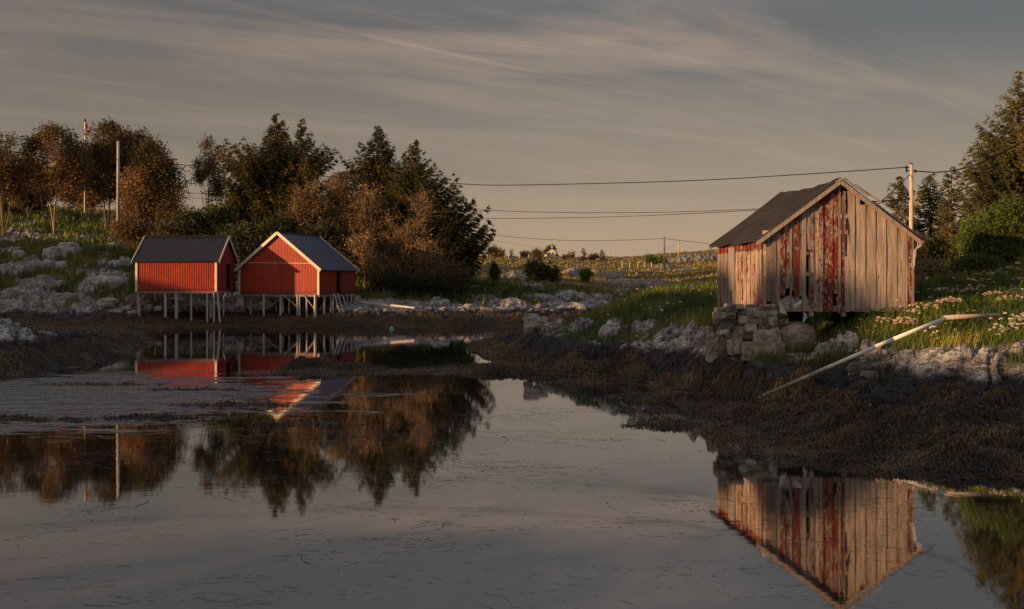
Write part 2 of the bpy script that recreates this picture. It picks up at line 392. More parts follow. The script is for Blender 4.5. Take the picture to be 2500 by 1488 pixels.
def m_terrain():
    m = MT('shore_terrain', .9, .2)
    sx = m.n('ShaderNodeSeparateXYZ'); m.l(m.coord(), sx.inputs[0]); z = sx.outputs[2]
    rock, lush, weed = m.attr('rock'), m.attr('lush'), m.attr('weed')
    nA = m.noise(1.1, 7, .62); nB = m.noise(6, 6, .65); nC = m.noise(.35, 5, .6); nD = m.noise(18, 4, .6)
    rk = m.ramp(nA, [(.30, (.10, .095, .092)), (.46, (.25, .24, .23)), (.58, (.44, .425, .40)), (.70, (.64, .62, .585))])
    rk = m.mix(m.math('MULTIPLY', m.step(nB, .50, .60), .72), rk, (.07, .066, .066))
    rk = m.mix(m.math('MULTIPLY', m.step(m.noise(.8, 4, .6), .60, .68), .5), rk, (.36, .22, .09))
    cr = m.noise(1.6, 6, .6, (.6, 1.2, 1.8), 1.5, (0, 0, .4)); crk = m.step(m.math('ABSOLUTE', m.math('SUBTRACT', cr, .5)), .0, .022)
    rk = m.mix(m.math('MULTIPLY', m.math('SUBTRACT', 1.0, crk), .7), rk, (.05, .045, .04))
    gr = m.ramp(nB, [(.3, (.022, .03, .008)), (.5, (.05, .062, .014)), (.7, (.10, .095, .028))])
    oc = m.ramp(nB, [(.3, (.055, .045, .014)), (.5, (.17, .125, .03)), (.72, (.32, .22, .06))])
    heath = m.step(m.noise(.12, 6, .6), .50, .58)
    oc = m.mix(m.math('MULTIPLY', heath, .75), oc, (.06, .045, .02)); rk = m.mix(m.math('MULTIPLY', m.math('SUBTRACT', 1.0, lush), .65), rk, m.mix(nB, (.10, .07, .04), (.36, .27, .17)))
    base = m.mix(lush, oc, gr)
    base = m.mix(rock, base, rk)
    wd = m.ramp(nD, [(.3, (.018, .014, .009)), (.52, (.065, .043, .020)), (.72, (.17, .10, .04))])
    wd = m.mix(m.math('MULTIPLY', m.step(nC, .45, .6), .6), wd, (.022, .017, .011))
    wetband = m.math('ADD', z, m.math('MULTIPLY', nA, .55))
    blk = m.math('SUBTRACT', 1.0, m.step(wetband, 1.12, 1.42))
    base = m.mix(m.math('MULTIPLY', blk, .93), base, (.022, .022, .024))
    m.color(m.mix(weed, base, wd))
    m.bump(m.math('ADD', m.math('ADD', nB, m.math('MULTIPLY', nD, .5)), m.math('MULTIPLY', crk, m.math('MULTIPLY', rock, .8))), .9, .07)
    return m.m
M['terrain'] = m_terrain()

def m_water():
    m = MT('water', .03, .5); nt = m.nt
    for n in list(nt.nodes):
        if n.type == 'BSDF_PRINCIPLED': nt.nodes.remove(n)
    sx = m.n('ShaderNodeSeparateXYZ'); m.l(m.coord(), sx.inputs[0]); x, y = sx.outputs[0], sx.outputs[1]
    # a breeze ruffles the left part of the cove, in streaks
    wob = m.noise(.16, 5, .62, (1, 2.2, 1), .6); wob2 = m.noise(.55, 5, .65, (.8, 3.2, 1), 1.2)
    ex = m.math('MULTIPLY', m.math('ADD', x, 12.9), 1 / 7.0); ey = m.math('MULTIPLY', m.math('SUBTRACT', y, 25.0), 1 / 5.9)
    r = m.math('SQRT', m.math('ADD', m.math('MULTIPLY', ex, ex), m.math('MULTIPLY', ey, ey)))
    rr = m.math('ADD', r, m.math('ADD', m.math('MULTIPLY', m.math('SUBTRACT', wob, .5), 1.6), m.math('MULTIPLY', m.math('SUBTRACT', wob2, .5), 3.0)))
    breeze = m.math('SUBTRACT', 1.0, m.step(rr, .70, 1.12))
    fine = m.noise(2.2, 4, .65, (.55, 1.0, 1), .5); fine2 = m.noise(9, 2, .5, (.5, 1.2, 1)); calm = m.noise(2.2, 3, .5, (.5, 1.3, 1))
    b1 = m.n('ShaderNodeBump'); b1.inputs['Distance'].default_value = .16; m.l(m.math('ADD', fine, m.math('MULTIPLY', fine2, .4)), b1.inputs['Height'])
    m.l(m.math('MULTIPLY_ADD', breeze, .95), b1.inputs['Strength']); nt.nodes[-1].inputs[2].default_value = .0
    ml = [n for n in nt.nodes if n.type == 'MATH' and n.operation == 'MULTIPLY_ADD'][-1]; ml.inputs[2].default_value = .003
    b2 = m.n('ShaderNodeBump'); b2.inputs['Distance'].default_value = .02; b2.inputs['Strength'].default_value = .022
    m.l(calm, b2.inputs['Height']); m.l(b1.outputs[0], b2.inputs['Normal'])
    gl = m.n('ShaderNodeBsdfGlossy'); gl.inputs['Color'].default_value = (.93, .91, .92, 1); gl.inputs['Roughness'].default_value = .03
    df = m.n('ShaderNodeBsdfDiffuse'); df.inputs['Color'].default_value = (.012, .012, .011, 1)
    m.l(b2.outputs[0], gl.inputs['Normal']); fr = m.n('ShaderNodeFresnel'); fr.inputs[0].default_value = 1.33; m.l(b2.outputs[0], fr.inputs['Normal'])
    fac = m.math('POWER', fr.outputs[0], .38)
    mx = m.n('ShaderNodeMixShader'); m.l(fac, mx.inputs[0]); m.l(df.outputs[0], mx.inputs[1]); m.l(gl.outputs[0], mx.inputs[2])
    m.l(mx.outputs[0], nt.nodes['Material Output'].inputs[0]); return m.m
M['water'] = m_water()

# ------------------------------------------------------------------ terrain
# Each land mass is a fan of profiles: per sight line (px) the distance D and height z of the same named break points.
def zz(py, D): return CH - (py - HY) / F * D
def knots(rows):
    out = []
    for px, ks in rows:
        out.append((px, [(D, z if not isinstance(z, str) else zz(float(z), D)) for D, z in ks]))
    return out
B_ROWS = knots([
 (-300, [(58, -1), (62, 0), (64.5, '770'), (68, '735'), (78, '650'), (92, '570'), (115, '503'), (180, 8)]),
 (0,    [(58, -1), (62, 0), (64.5, '770'), (68, '735'), (78, '650'), (92, '570'), (115, '503'), (180, 8)]),
 (150,  [(58, -1), (62, 0), (64, '775'), (67, '740'), (78, '655'), (92, '572'), (115, '505'), (180, 8)]),
 (330,  [(58, -1), (62.3, 0), (64, '777'), (66.5, '748'), (74, '680'), (88, '600'), (115, '520'), (180, 8)]),
 (600,  [(60, -1), (64.3, 0), (67, '780'), (69.5, '765'), (76, '700'), (90, '625'), (115, '570'), (180, 7)]),
 (870,  [(60, -1), (64.5, 0), (66.5, '767'), (68.5, '748'), (76, '705'), (88, '660'), (115, '620'), (190, 6)]),
 (1050, [(60, -1), (64.3, 0), (66.8, '768'), (70, '746'), (80, '702'), (105, '672'), (170, '630'), (260, 5)]),
 (1180, [(60, -1), (64, 0), (67.5, '768'), (72, '740'), (86, '702'), (115, '667'), (195, '626'), (320, 5)]),
 (1280, [(60, -1), (64, 0), (68, '768'), (73.5, '737'), (90, '700'), (125, '664'), (200, '627'), (330, 5)]),
 (1400, [(60, -1), (65, 0), (70, '765'), (76, '742'), (92, '706'), (135, '660'), (210, '628'), (340, 5)]),
 (1520, [(64, -.6), (70, 0), (78, '757'), (84, '737'), (105, '700'), (150, '655'), (220, '629'), (350, 5)]),
 (1650, [(56, -.2), (60, .3), (70, '752'), (80, '730'), (110, '692'), (160, '650'), (230, '618'), (360, 5)]),
 (1750, [(52, 0), (58, 1), (66, '745'), (76, '725'), (110, '682'), (160, '642'), (230, '611'), (360, 5)]),
 (2000, [(50, 0), (55, 1), (64, '742'), (74, '722'), (100, '680'), (150, '645'), (220, '612'), (360, 5)]),
 (2700, [(50, 0), (55, 1), (64, '742'), (74, '722'), (100, '680'), (150, '645'), (220, '612'), (360, 5)]),
])
A_ROWS = knots([
 (1110, [(39, -.6), (42, -.4), (42.5, -.4), (43, -.4), (44, -.4), (45, -.4), (47, -.4), (49, -.6)]),
 (1150, [(39, -.5), (41.3, 0), (41.8, .04), (42.6, .08), (43.2, .08), (44, .04), (45, -.1), (47, -.5)]),
 (1220, [(36, -.5), (38, 0), (38.4, .06), (41, '835'), (42, '822'), (43, .5), (44.5, .1), (47, -.5)]),
 (1300, [(31, -.5), (32.5, 0), (33, .06), (37, '825'), (39, '803'), (40, 1.1), (42, .3), (44.5, -.5)]),
 (1400, [(29, -.5), (30.5, 0), (31, .08), (33.5, '835'), (36, '794'), (38, 1.41), (41, .9), (45, -.5)]),
 (1500, [(27, -.5), (28.7, 0), (29.2, .1), (31, '855'), (33.5, '797'), (39, '755'), (46, 1.9), (54, -.2)]),
 (1600, [(25.5, -.4), (27, 0), (27.4, .12), (28.7, '865'), (31.5, '800'), (37, '735'), (44, '708'), (58, 1.5)]),
 (1680, [(18, -.3), (21.5, 0), (26, .02), (27.2, '880'), (29.3, '815'), (35, '742'), (44, '702'), (60, 2)]),
 (1750, [(14.5, -.4), (16.5, -.01), (24.4, .02), (25.0, '885'), (25.6, '858'), (32, '762'), (42, '706'), (60, 2.5)]),
 (1860, [(14, -.4), (15.7, -.01), (23.4, .03), (24.1, '885'), (24.6, '870'), (30, 1.75), (42, 2.7), (60, 3)]),
 (2000, [(13.6, -.4), (15.1, 0), (21.5, .33), (23.8, '885'), (24.5, '868'), (30, 1.9), (42, 3.2), (60, 3.8)]),
 (2100, [(13.4, -.4), (14.9, 0), (20.5, .45), (22.2, '930'), (23.3, '853'), (25.6, 2.0), (40, 3.4), (60, 4.5)]),
 (2250, [(13, -.4), (14.6, 0), (19.5, .5), (21, '955'), (21.8, '880'), (24, '782'), (28.5, '706'), (60, 5.6)]),
 (2500, [(12.8, -.4), (14.3, 0), (18.5, .5), (19.5, '975'), (20.3, '895'), (22.3, '812'), (27.5, '690'), (60, 6.4)]),
 (3200, [(11, -.4), (13, 0), (17, .5), (18.5, .7), (19.5, 1.3), (23, 2), (38, 4), (60, 7)]),
])
C_ROWS = knots([
 (-500, [(24, -.5), (26, 0), (29, .7), (33, 1.5), (40, .9), (58, .3)]),
 (0,    [(26.5, -.5), (28.2, 0), (30, .45), (34, 1.2), (40, .7), (58, .2)]),
 (100,  [(29, -.5), (30.7, 0), (32.5, .4), (37, .95), (45, .4), (60, .1)]),
 (200,  [(32, -.5), (34.5, 0), (36, .28), (41, .66), (48, .25), (60, .05)]),
 (290,  [(36, -.5), (38.5, 0), (40, .15), (45, .45), (52, .12), (60, .02)]),
 (350,  [(43, -.5), (45, -.02), (46, .02), (50, .08), (54, .02), (60, -.05)]),
 (430,  [(43, -.6), (45, -.3), (46, -.3), (50, -.3), (54, -.3), (60, -.3)]),
])
def fan(rows, px, D):
    cols = np.array([r[0] for r in rows], float); K = len(rows[0][1])
    kd = np.stack([np.interp(px, cols, [r[1][k][0] for r in rows]) for k in range(K)])
    kz = np.stack([np.interp(px, cols, [r[1][k][1] for r in rows]) for k in range(K)])
    z = np.where(D < kd[0], kz[0] - .25 * (kd[0] - D), kz[-1])
    for k in range(K - 1):
        t = (D - kd[k]) / (kd[k + 1] - kd[k]); ins = (t >= 0) & (t < 1)
        z = np.where(ins, kz[k] + (kz[k + 1] - kz[k]) * t, z)
    return z
OUT = []      # bedrock knolls: x, y, half width, half depth, height
def knoll(px, py, D, wpx, dep, hpx): OUT.append((X_(px, D), D, wpx / 2 / F * D * .8, dep * .62, hpx / F * D * .9))
for a in [(20, 800, 33.5, 210, 2.6, 44), (40, 660, 77, 160, 3, 14), (230, 695, 72, 110, 3, 22), (60, 720, 69, 230, 2.5, 18), (165, 735, 68, 160, 2, 14),
          (280, 648, 79, 110, 2, 12), (215, 745, 66, 120, 1.4, 10), (330, 745, 66, 90, 1.2, 12), (265, 590, 88, 60, 2, 8), (120, 655, 78, 100, 2.5, 10),
          (20, 615, 84, 60, 2.5, 10), (100, 690, 72.5, 150, 2, 10),
          (950, 712, 75, 90, 3, 12), (1070, 745, 69, 110, 1.5, 8), (1140, 750, 70, 150, 1.5, 9), (1250, 748, 72, 120, 1.6, 12), (1320, 738, 76, 130, 2, 22), (1180, 732, 76, 80, 2, 10),
          (1400, 735, 80, 170, 2.5, 20), (1475, 735, 84, 100, 2.5, 16), (1310, 712, 86, 60, 2, 14), (1230, 640, 130, 50, 5, 10), (1410, 650, 118, 110, 5, 20), (1260, 665, 105, 100, 4, 16),
          (1550, 690, 105, 240, 5, 16), (1520, 710, 95, 60, 3, 12), (1700, 690, 98, 120, 4, 12), (1700, 640, 175, 170, 12, 16), (1620, 655, 150, 80, 6, 8),
          (1500, 680, 120, 90, 4, 14), (1450, 655, 125, 60, 4, 10), (1380, 690, 100, 50, 3, 8), (1340, 650, 120, 60, 4, 8), (1290, 700, 88, 60, 2, 9),
          (1420, 800, 35.2, 90, 1.2, 14), (1500, 805, 33, 110, 1.0, 16), (1570, 800, 32, 90, 1.0, 18), (1640, 815, 30.2, 110, 1.0, 18), (1700, 815, 28.6, 100, 1.2, 26), (1350, 815, 37.6, 90, 1.0, 12),
          (2010, 855, 24.4, 90, .5, 20), (2060, 850, 24.0, 90, .5, 24), (2120, 880, 23.2, 80, .5, 26), (2260, 890, 21.6, 120, .6, 26), (2330, 900, 21.2, 110, .5, 22), (2420, 905, 20.8, 100, .5, 16),
          (2200, 890, 22.1, 70, .4, 16), (1770, 860, 26.3, 70, .7, 40), (1800, 880, 25.4, 40, .4, 30), (2490, 880, 20.9, 60, .4, 22), (1960, 880, 24.2, 90, .4, 10)]:
    knoll(*a)
ISL = [(X_(770, 32.9), 32.9, 1.15, .55, .26), (X_(860, 32.4), 32.4, 1.2, .45, .14), (X_(900, 31.6), 31.6, 2.6, .8, .035), (X_(1210, 32.0), 32.0, 1.7, .9, .16), (X_(1120, 33), 33.0, 1.3, .5, .07),
       (X_(590, 6900 / 300), 23.0, 1.3, .30, .035), (X_(1850, 6900 / 322), 21.4, .62, .35, .16), (X_(1290, 31.4), 31.4, .9, .5, .12), (X_(1000, 31.6), 31.6, 2.2, .6, .04), (X_(760, 30.8), 30.8, 1.6, .35, .03),
       (X_(60, 6900/335), 20.6, 2.0, .30, .03), (X_(370, 6900/332), 20.8, 1.3, .22, .03), (X_(240, 6900/250), 27.6, 1.3, .22, .03), (X_(470, 6900/262), 26.3, .9, .16, .02), (X_(720, 6900/345), 20.0, .8, .14, .02),
       (X_(1480, 28.2), 28.2, 1.6, .6, .05), (X_(1620, 24.5), 24.5, 1.1, .7, .05), (X_(1640, 20), 20.0, .8, .7, .04), (X_(1590, 22), 22.0, .6, .3, .03)]

def terrain_h(Xw, Yw):
    px = np.clip(CX + F * Xw / np.maximum(Yw, 1), -500, 3200); D = Yw
    wpx = px + 26 * (fbm2(Xw * .35, Yw * .35, 3, 31) - .5) * 2          # wavy shorelines
    wD = D * (1 + .022 * (fbm2(Xw * .6 + 9, Yw * .6, 3, 37) - .5) * 2)
    zb, za, zc = fan(B_ROWS, wpx, wD), fan(A_ROWS, wpx, wD), fan(C_ROWS, wpx, D)
    z = np.maximum(np.maximum(za, zb), zc)
    isA = (za >= zb) & (za >= zc)
    isl = np.full(z.shape, -1.0); islN = fbm2(Xw * 1.1, Yw * 2.6, 4, 95); islM = fbm2(Xw * 4, Yw * 6, 3, 96)
    for x, y, rx, ry, h in ISL:
        r = ((Xw - x) / rx) ** 2 + ((Yw - y) / ry) ** 2
        isl = np.maximum(isl, h * (1.15 - r - 1.1 * (islN - .5)) - .06 * np.abs(islM - .5))
    low = isl > z
    z = np.maximum(z, isl)
    # which ground
    n1 = fbm2(Xw * .25, Yw * .25, 4, 3); n2 = fbm2(Xw * .9, Yw * .9, 4, 5); n3 = fbm2(Xw * 3.1, Yw * 3.1, 3, 8)
    n4 = fbm2(Xw * 1.7 + 3, Yw * 2.3, 3, 14); weed = 1 - sstep(.50 - .10 * isA, .66 - .12 * isA, z + np.where(D < 50, 1.3, .8) * (n2 - .5) * sstep(.15, .5, z) + .9 * (n4 - .5) * sstep(.2, .5, z))
    tide = 1 - sstep(1.15, 1.4, z + 1.5 * (n2 - .5) + 1.5 * (n1 - .5) - .15 * (D > 50) + .12 * isA)
    slope_rock = sstep(.575, .61, .6 * n1 + .4 * n2 + .12 * (n3 - .5) + .0 * (px < 420) * (z < 4) - .04 * (px < 1000) * (z > 6.5) - .10 * isA - .04 * (px > 850) * (D < 92) - .015 * (D > 100))
    rock = np.maximum(tide, slope_rock)
    kn = np.zeros_like(z)
    for x, y, rx, ry, h in OUT:
        r = ((Xw - x) / rx) ** 2 + ((Yw - y) / ry) ** 2
        near = r < 2.2
        if not near.any(): continue
        rj = r[near] + 1.3 * (n2[near] - .5) + .9 * (n3[near] - .5)
        g = np.clip(1 - rj, 0, 1) ** .55
        kn[near] = np.maximum(kn[near], g * h)
        rock[near] = np.maximum(rock[near], sstep(1.0, .82, rj))
    z = z + kn
    # relief: cracked, stepped rock; rounded tussocks; lumpy weed
    sc = np.where(D > 50, .55, 1.25)
    wx = Xw + 1.3 * (n2 - .5) + .5 * (n3 - .5); wy = Yw + 1.3 * (fbm2(Xw * .7 + 40, Yw * .7, 3, 15) - .5)
    ru, rv = wx * .92 + wy * .38, wy * .92 - wx * .38
    f1, f2, cid = worley(ru * sc * .55, rv * sc * 1.2, 21, 1.0)
    g1, g2, cid2 = worley(ru * sc * 1.5 + 3, rv * sc * 3.4, 25, 1.3)
    rid = 1 - np.abs(fbm2(ru * sc * 1.6, rv * sc * 4.0, 4, 27) - .5) * 4
    amp = np.where(D > 50, .34, .26)
    rel = amp * ((cid - .5) * 1.0 + .42 * (cid2 - .5) - .7 * (1 - sstep(0, .09, f2 - f1)) - .25 * (1 - sstep(0, .10, g2 - g1)) + .18 * (n3 - .5) + .20 * rid + .5 * (n2 - .5))
    edge = sstep(-.3, .35, z)
    rk = rock * (1 - weed)
    z = z + rk * (rel - .06) * edge
    tus = (fbm2(Xw * 1.4, Yw * 1.4, 4, 44) - .5)
    z = z + (1 - rk) * (1 - weed) * tus * np.where(D > 50, .7, .30) * edge
    wl = np.abs(fbm2(Xw * 1.1 + 4, Yw * 1.7, 4, 51) - .5) * 2
    wl2 = fbm2(Xw * 3.4, Yw * 4.6, 4, 57) - .5
    flat = sstep(.0, .35, z)
    z = z + weed * ((.42 * (.45 - wl) * flat) + wl2 * (.13 + .14 * flat)) * sstep(-.35, .02, z)
    z = z + weed * (vn2(Xw * 9, Yw * 9, 83) - .5) * .05 * sstep(-.1, .1, z) * (D < 50)
    # the heaped weed in front of the right bank
    heap = weed * isA * sstep(1880, 2060, px) * (z > -.05)
    hw = fbm2(Xw * .8 + 2, Yw * 1.3 + 7, 3, 71)
    hr = np.abs(fbm2(Xw * 1.3 + 12, Yw * 2.2, 3, 73) - .5) * 2
    z = z + heap * (.55 * (hw - .42) + .30 * (.3 - hr)) * sstep(.02, .3, z)
    lush = np.clip(np.where(D > 95, 0.12, .95) - sstep(85, 105, D) * .6 * (px > 1000) + .5 * (n1 - .5) * 2, 0, 1)
    lush = np.where((px < 1000) & (D > 60), np.clip(.8 + .9 * (n1 - .5), 0, 1), lush)
    lush = np.where((D > 90) & (px > 1000), np.clip(.30 + 1.6 * (n2 - .55), 0, .8), lush)
    weed = np.maximum(weed, low * 1.0)
    return z, dict(rock=rk, lush=lush, weed=weed)

def build_terrain():
    tin = (np.arange(-110, 2612, 2.5) - CX) / F
    left = tin[0] - np.geomspace(.002, 2.4, 55)[::-1]; right = tin[-1] + np.geomspace(.002, 2.4, 55)
    T = np.concatenate([left, tin, right])
    Dr = np.concatenate([np.linspace(6, 12.9, 8), np.exp(np.arange(math.log(13), math.log(125), .0030)), np.geomspace(125.5, 300, 150), np.geomspace(305, 4000, 34)])
    TT, DD = np.meshgrid(T, Dr); X, Y = TT * DD, DD
    z, at = terrain_h(X, Y)
    z = np.where(Y > 300, np.minimum(z, 6.5), z)
    V = np.stack([X, Y, z], -1).reshape(-1, 3)
    nr, nc = X.shape; i = np.arange(nr - 1)[:, None] * nc + np.arange(nc - 1)[None]
    FA = np.stack([i, i + 1, i + nc + 1, i + nc], -1).reshape(-1, 4)
    npmesh('ground', V, FA, M['terrain'], attrs={k: v.ravel() for k, v in at.items()}, smooth=True)['kind'] = 'structure'
    return X, Y, z, at, T, Dr
GX, GY, GZ, GA, GT, GD = build_terrain()
def gz(x, y):
    """ground height from the built grid"""
    r = np.clip(np.searchsorted(GD, y), 1, len(GD) - 1); c = np.clip(np.searchsorted(GT, np.asarray(x) / np.asarray(y)), 1, len(GT) - 1)
    return np.maximum(GZ[r, c], GZ[r - 1, c - 1]) * .5 + np.minimum(GZ[r, c], GZ[r - 1, c - 1]) * .5

# unseen hill on the left; crest heights and notch shaped to throw the evening shadow
def build_shade_hill():
    Ys = np.arange(-60, 150, .8); U = np.concatenate([np.linspace(-60, -8, 26), np.linspace(-7, 7, 29), np.linspace(8, 24, 12)])
    UU, YY = np.meshgrid(U, Ys); XX = -55.5 - .55 * YY + UU
    p = -XX * math.sin(AZ) + YY * math.cos(AZ)
    H = np.interp(p, [-30, 0, 10, 18.3, 19.2, 20.4, 20.7, 21.1, 22.3, 22.7, 24.6, 28, 40, 60, 64, 66.0, 67.5, 69, 71, 78, 86, 95, 104, 112, 130, 160],
                     [9, 9.6, 10.0, 10.3, 12.1, 12.3, 12.0, 10.4, 10.4, 12.4, 12.4, 12.4, 12.2, 11.2, 10.2, 9.9, 10.4, 10.8, 11.2, 12.4, 14.0, 14.2, 13.6, 10.0, 9.0, 9.2])
    H = H + .3 * (fbm2(p * .9, p * 0 + 3, 3, 90) - .5)
    z = H * np.exp(-(UU / 13.0) ** 2) - .6 + .5 * (fbm2(XX * .3, YY * .3, 3, 91) - .5) * np.minimum(1, np.abs(UU) / 6)
    V = np.stack([XX, YY, z], -1).reshape(-1, 3); nr, nc = XX.shape; i = np.arange(nr - 1)[:, None] * nc + np.arange(nc - 1)[None]
    n = len(V)
    npmesh('hill', V, np.stack([i, i + 1, i + nc + 1, i + nc], -1).reshape(-1, 4), M['terrain'], attrs=dict(rock=np.zeros(n), lush=np.full(n, .7), weed=np.zeros(n)), smooth=True)['kind'] = 'structure'
build_shade_hill()
w = MB(); w.add([(-3500, -600, 0), (3500, -600, 0), (3500, 4200, 0), (-3500, 4200, 0)], [(0, 1, 2, 3)])
w.build('water', M['water'])['kind'] = 'structure'

# ------------------------------------------------------------------ ground cover
def cells(n, wfun, rng):
    """random points on the built ground, chosen evenly over the picture and thinned by wfun(px, D, z, attrs)"""
    nr, nc = GX.shape; r = rng.integers(0, nr - 1, n); c = rng.integers(0, nc - 1, n)
    fr, fc = rng.random(n), rng.random(n)
    def bl(A): return (A[r, c] * (1 - fc) + A[r, c + 1] * fc) * (1 - fr) + (A[r + 1, c] * (1 - fc) + A[r + 1, c + 1] * fc) * fr
    x, y, z = bl(GX), bl(GY), bl(GZ); a = {k: v[r, c] for k, v in GA.items()}
    px = CX + F * x / y
    gx = (GZ[r, c + 1] - GZ[r, c]) / (GX[r, c + 1] - GX[r, c]); gy = (GZ[r + 1, c] - GZ[r, c]) / (GY[r + 1, c] - GY[r, c])
    k = rng.random(n) < wfun(px, y, z, a) * ((px > -40) & (px < 2540))
    return x[k], y[k], z[k], px[k], {q: v[k] for q, v in a.items()}, gx[k], gy[k]
def blades(name, label, mat, n, wfun, h, wd, lean, rng, scale_by_dist=True, tone0=.0, curl=.5):
    x, y, z, px, a, gx, gy = cells(n, wfun, rng); m = len(x)
    hh = h(px, y, m) if callable(h) else h * rng.uniform(.5, 1.3, m)
    ww = wd * (y if scale_by_dist else 1.0) * rng.uniform(.7, 1.4, m)
    an = rng.uniform(0, 2 * math.pi, m); tx, ty = np.cos(an), np.sin(an)
    ln = lean * rng.uniform(.2, 1.2, m) * hh; la = rng.uniform(0, 2 * math.pi, m) ; lx, ly = np.cos(la) * ln + .15 * hh, np.sin(la) * ln
    z = z - .02
    b0 = np.stack([x - tx * ww / 2, y - ty * ww / 2, z], -1); b1 = np.stack([x + tx * ww / 2, y + ty * ww / 2, z], -1)
    m0 = np.stack([x - tx * ww * .35 + lx * .35, y - ty * ww * .35 + ly * .35, z + hh * .6], -1); m1 = np.stack([x + tx * ww * .35 + lx * .35, y + ty * ww * .35 + ly * .35, z + hh * .6], -1)
    tp = np.stack([x + lx, y + ly, z + hh], -1)
    V = np.stack([b0, b1, m1, m0, tp], 1).reshape(-1, 3); i = np.arange(m)[:, None] * 5
    tone = np.clip(fbm2(x * .5, y * .5, 3, 77) * 1.5 - .35 + rng.normal(0, .16, m) + tone0, 0, 1)
    return tag(npmesh(name, V, [i + np.array([[0, 1, 2, 3]]), i + np.array([[3, 2, 4]])], mat, attrs=dict(tone=np.repeat(tone, 5))), label, 'grass', kind='stuff')
M['grass'] = m_foliage('meadow_grass', (.032, .062, .008), (.08, .12, .016), (.30, .26, .06))
M['heath'] = m_foliage('heath_grass', (.07, .065, .017), (.27, .21, .045), (.52, .37, .10))
M['weed'] = m_foliage('seaweed_fronds', (.024, .018, .008), (.075, .048, .020), (.19, .115, .04), .38, .45)
rg = np.random.default_rng(5)
blades('grass', 'tussocky green grass covering the bank around the old barn', M['grass'], 560000,
       lambda px, D, z, a: (1 - a['rock']) * (1 - a['weed']) * (D < 60) * (z > .9) * sstep(.45, .75, fbm2(px * .01, D * .8, 3, 60) + .25), lambda px, D, m: rg.uniform(.10, .38, m), .0007, .45, rg)
blades('grass', 'dark green grass and heather on the left slope and far bank', M['grass'], 420000,
       lambda px, D, z, a: (1 - a['rock']) * (1 - a['weed']) * (D >= 60) * (D < 118) * (z > 1.2) * ((px < 1000) | (D < 92)) * .9, lambda px, D, m: rg.uniform(.2, .75, m), .0009, .5, rg)
blades('grass', 'ochre moor grass and heather on the far sunlit hillside', M['heath'], 900000,
       lambda px, D, z, a: (1 - a['rock']) * (D >= 88) * (D < 260) * (px > 1000) * .5, lambda px, D, m: rg.uniform(.12, .42, m), .0007, .5, rg)

blades('grass', 'tuft of long grass hiding the pipe where it enters the bank', M['grass'], 60000,
       lambda px, D, z, a: (np.abs(px - 2162) < 34) * (D > 21.3) * (D < 22.9) * (z > .6) * 1.0, lambda px, D, m: rg.uniform(.25, .5, m), .0007, .4, rg)

def fronds():
    x, y, z, px, a, gx, gy = cells(1500000, lambda px, D, z, a: a['weed'] * (z > -.03) * np.where(D > 55, .25, 1.0) * np.where(z < .05, .35, 1) * (.35 + .65 * sstep(.35, .55, fbm2(px * .03, D * 1.6, 3, 66))), rg)
    m = len(x); L = rg.uniform(.05, .16, m) * np.where(y > 50, 1.8, 1); g = np.stack([-gx, -gy], -1); gn = np.linalg.norm(g, axis=1, keepdims=True)
    swirl = 6.28 * fbm2(x * .8, y * .8, 2, 64) * 1.6
    rnd = np.stack([np.cos(swirl), np.sin(swirl)], -1) + rg.normal(0, .8, (m, 2)); d = g * 1.6 / (gn + .35) + rnd * .75
    d /= np.linalg.norm(d, axis=1, keepdims=True)
    s = np.stack([-d[:, 1], d[:, 0]], -1); w_ = (.0011 * y * rg.uniform(.5, 1.3, m))[:, None]
    def pt(t, side, up):
        q = np.stack([x, y], -1) + d * (L * t)[:, None] + s * w_ * side
        dz = (d[:, 0] * np.clip(gx, -1.5, 1.5) + d[:, 1] * np.clip(gy, -1.5, 1.5)) * L * t
        return np.concatenate([q, np.maximum(z + dz + up, .006)[:, None]], 1)
    up = rg.uniform(.01, .07, m)
    V = np.stack([pt(0, -.5, .0), pt(0, .5, .0), pt(.5, .5, up), pt(.5, -.5, up), pt(1, .1, .008)], 1).reshape(-1, 3); i = np.arange(m)[:, None] * 5
    tone = np.clip(fbm2(x * 1.2, y * 1.6, 4, 78) * 2.4 - .85 + rg.normal(0, .15, m), 0, 1)
    tag(npmesh('seaweed', V, [i + np.array([[0, 1, 2, 3]]), i + np.array([[3, 2, 4]])], M['weed'], attrs=dict(tone=np.repeat(tone, 5))), 'brown bladderwrack heaped over the tidal rocks and mud', 'seaweed', kind='stuff')
fronds()

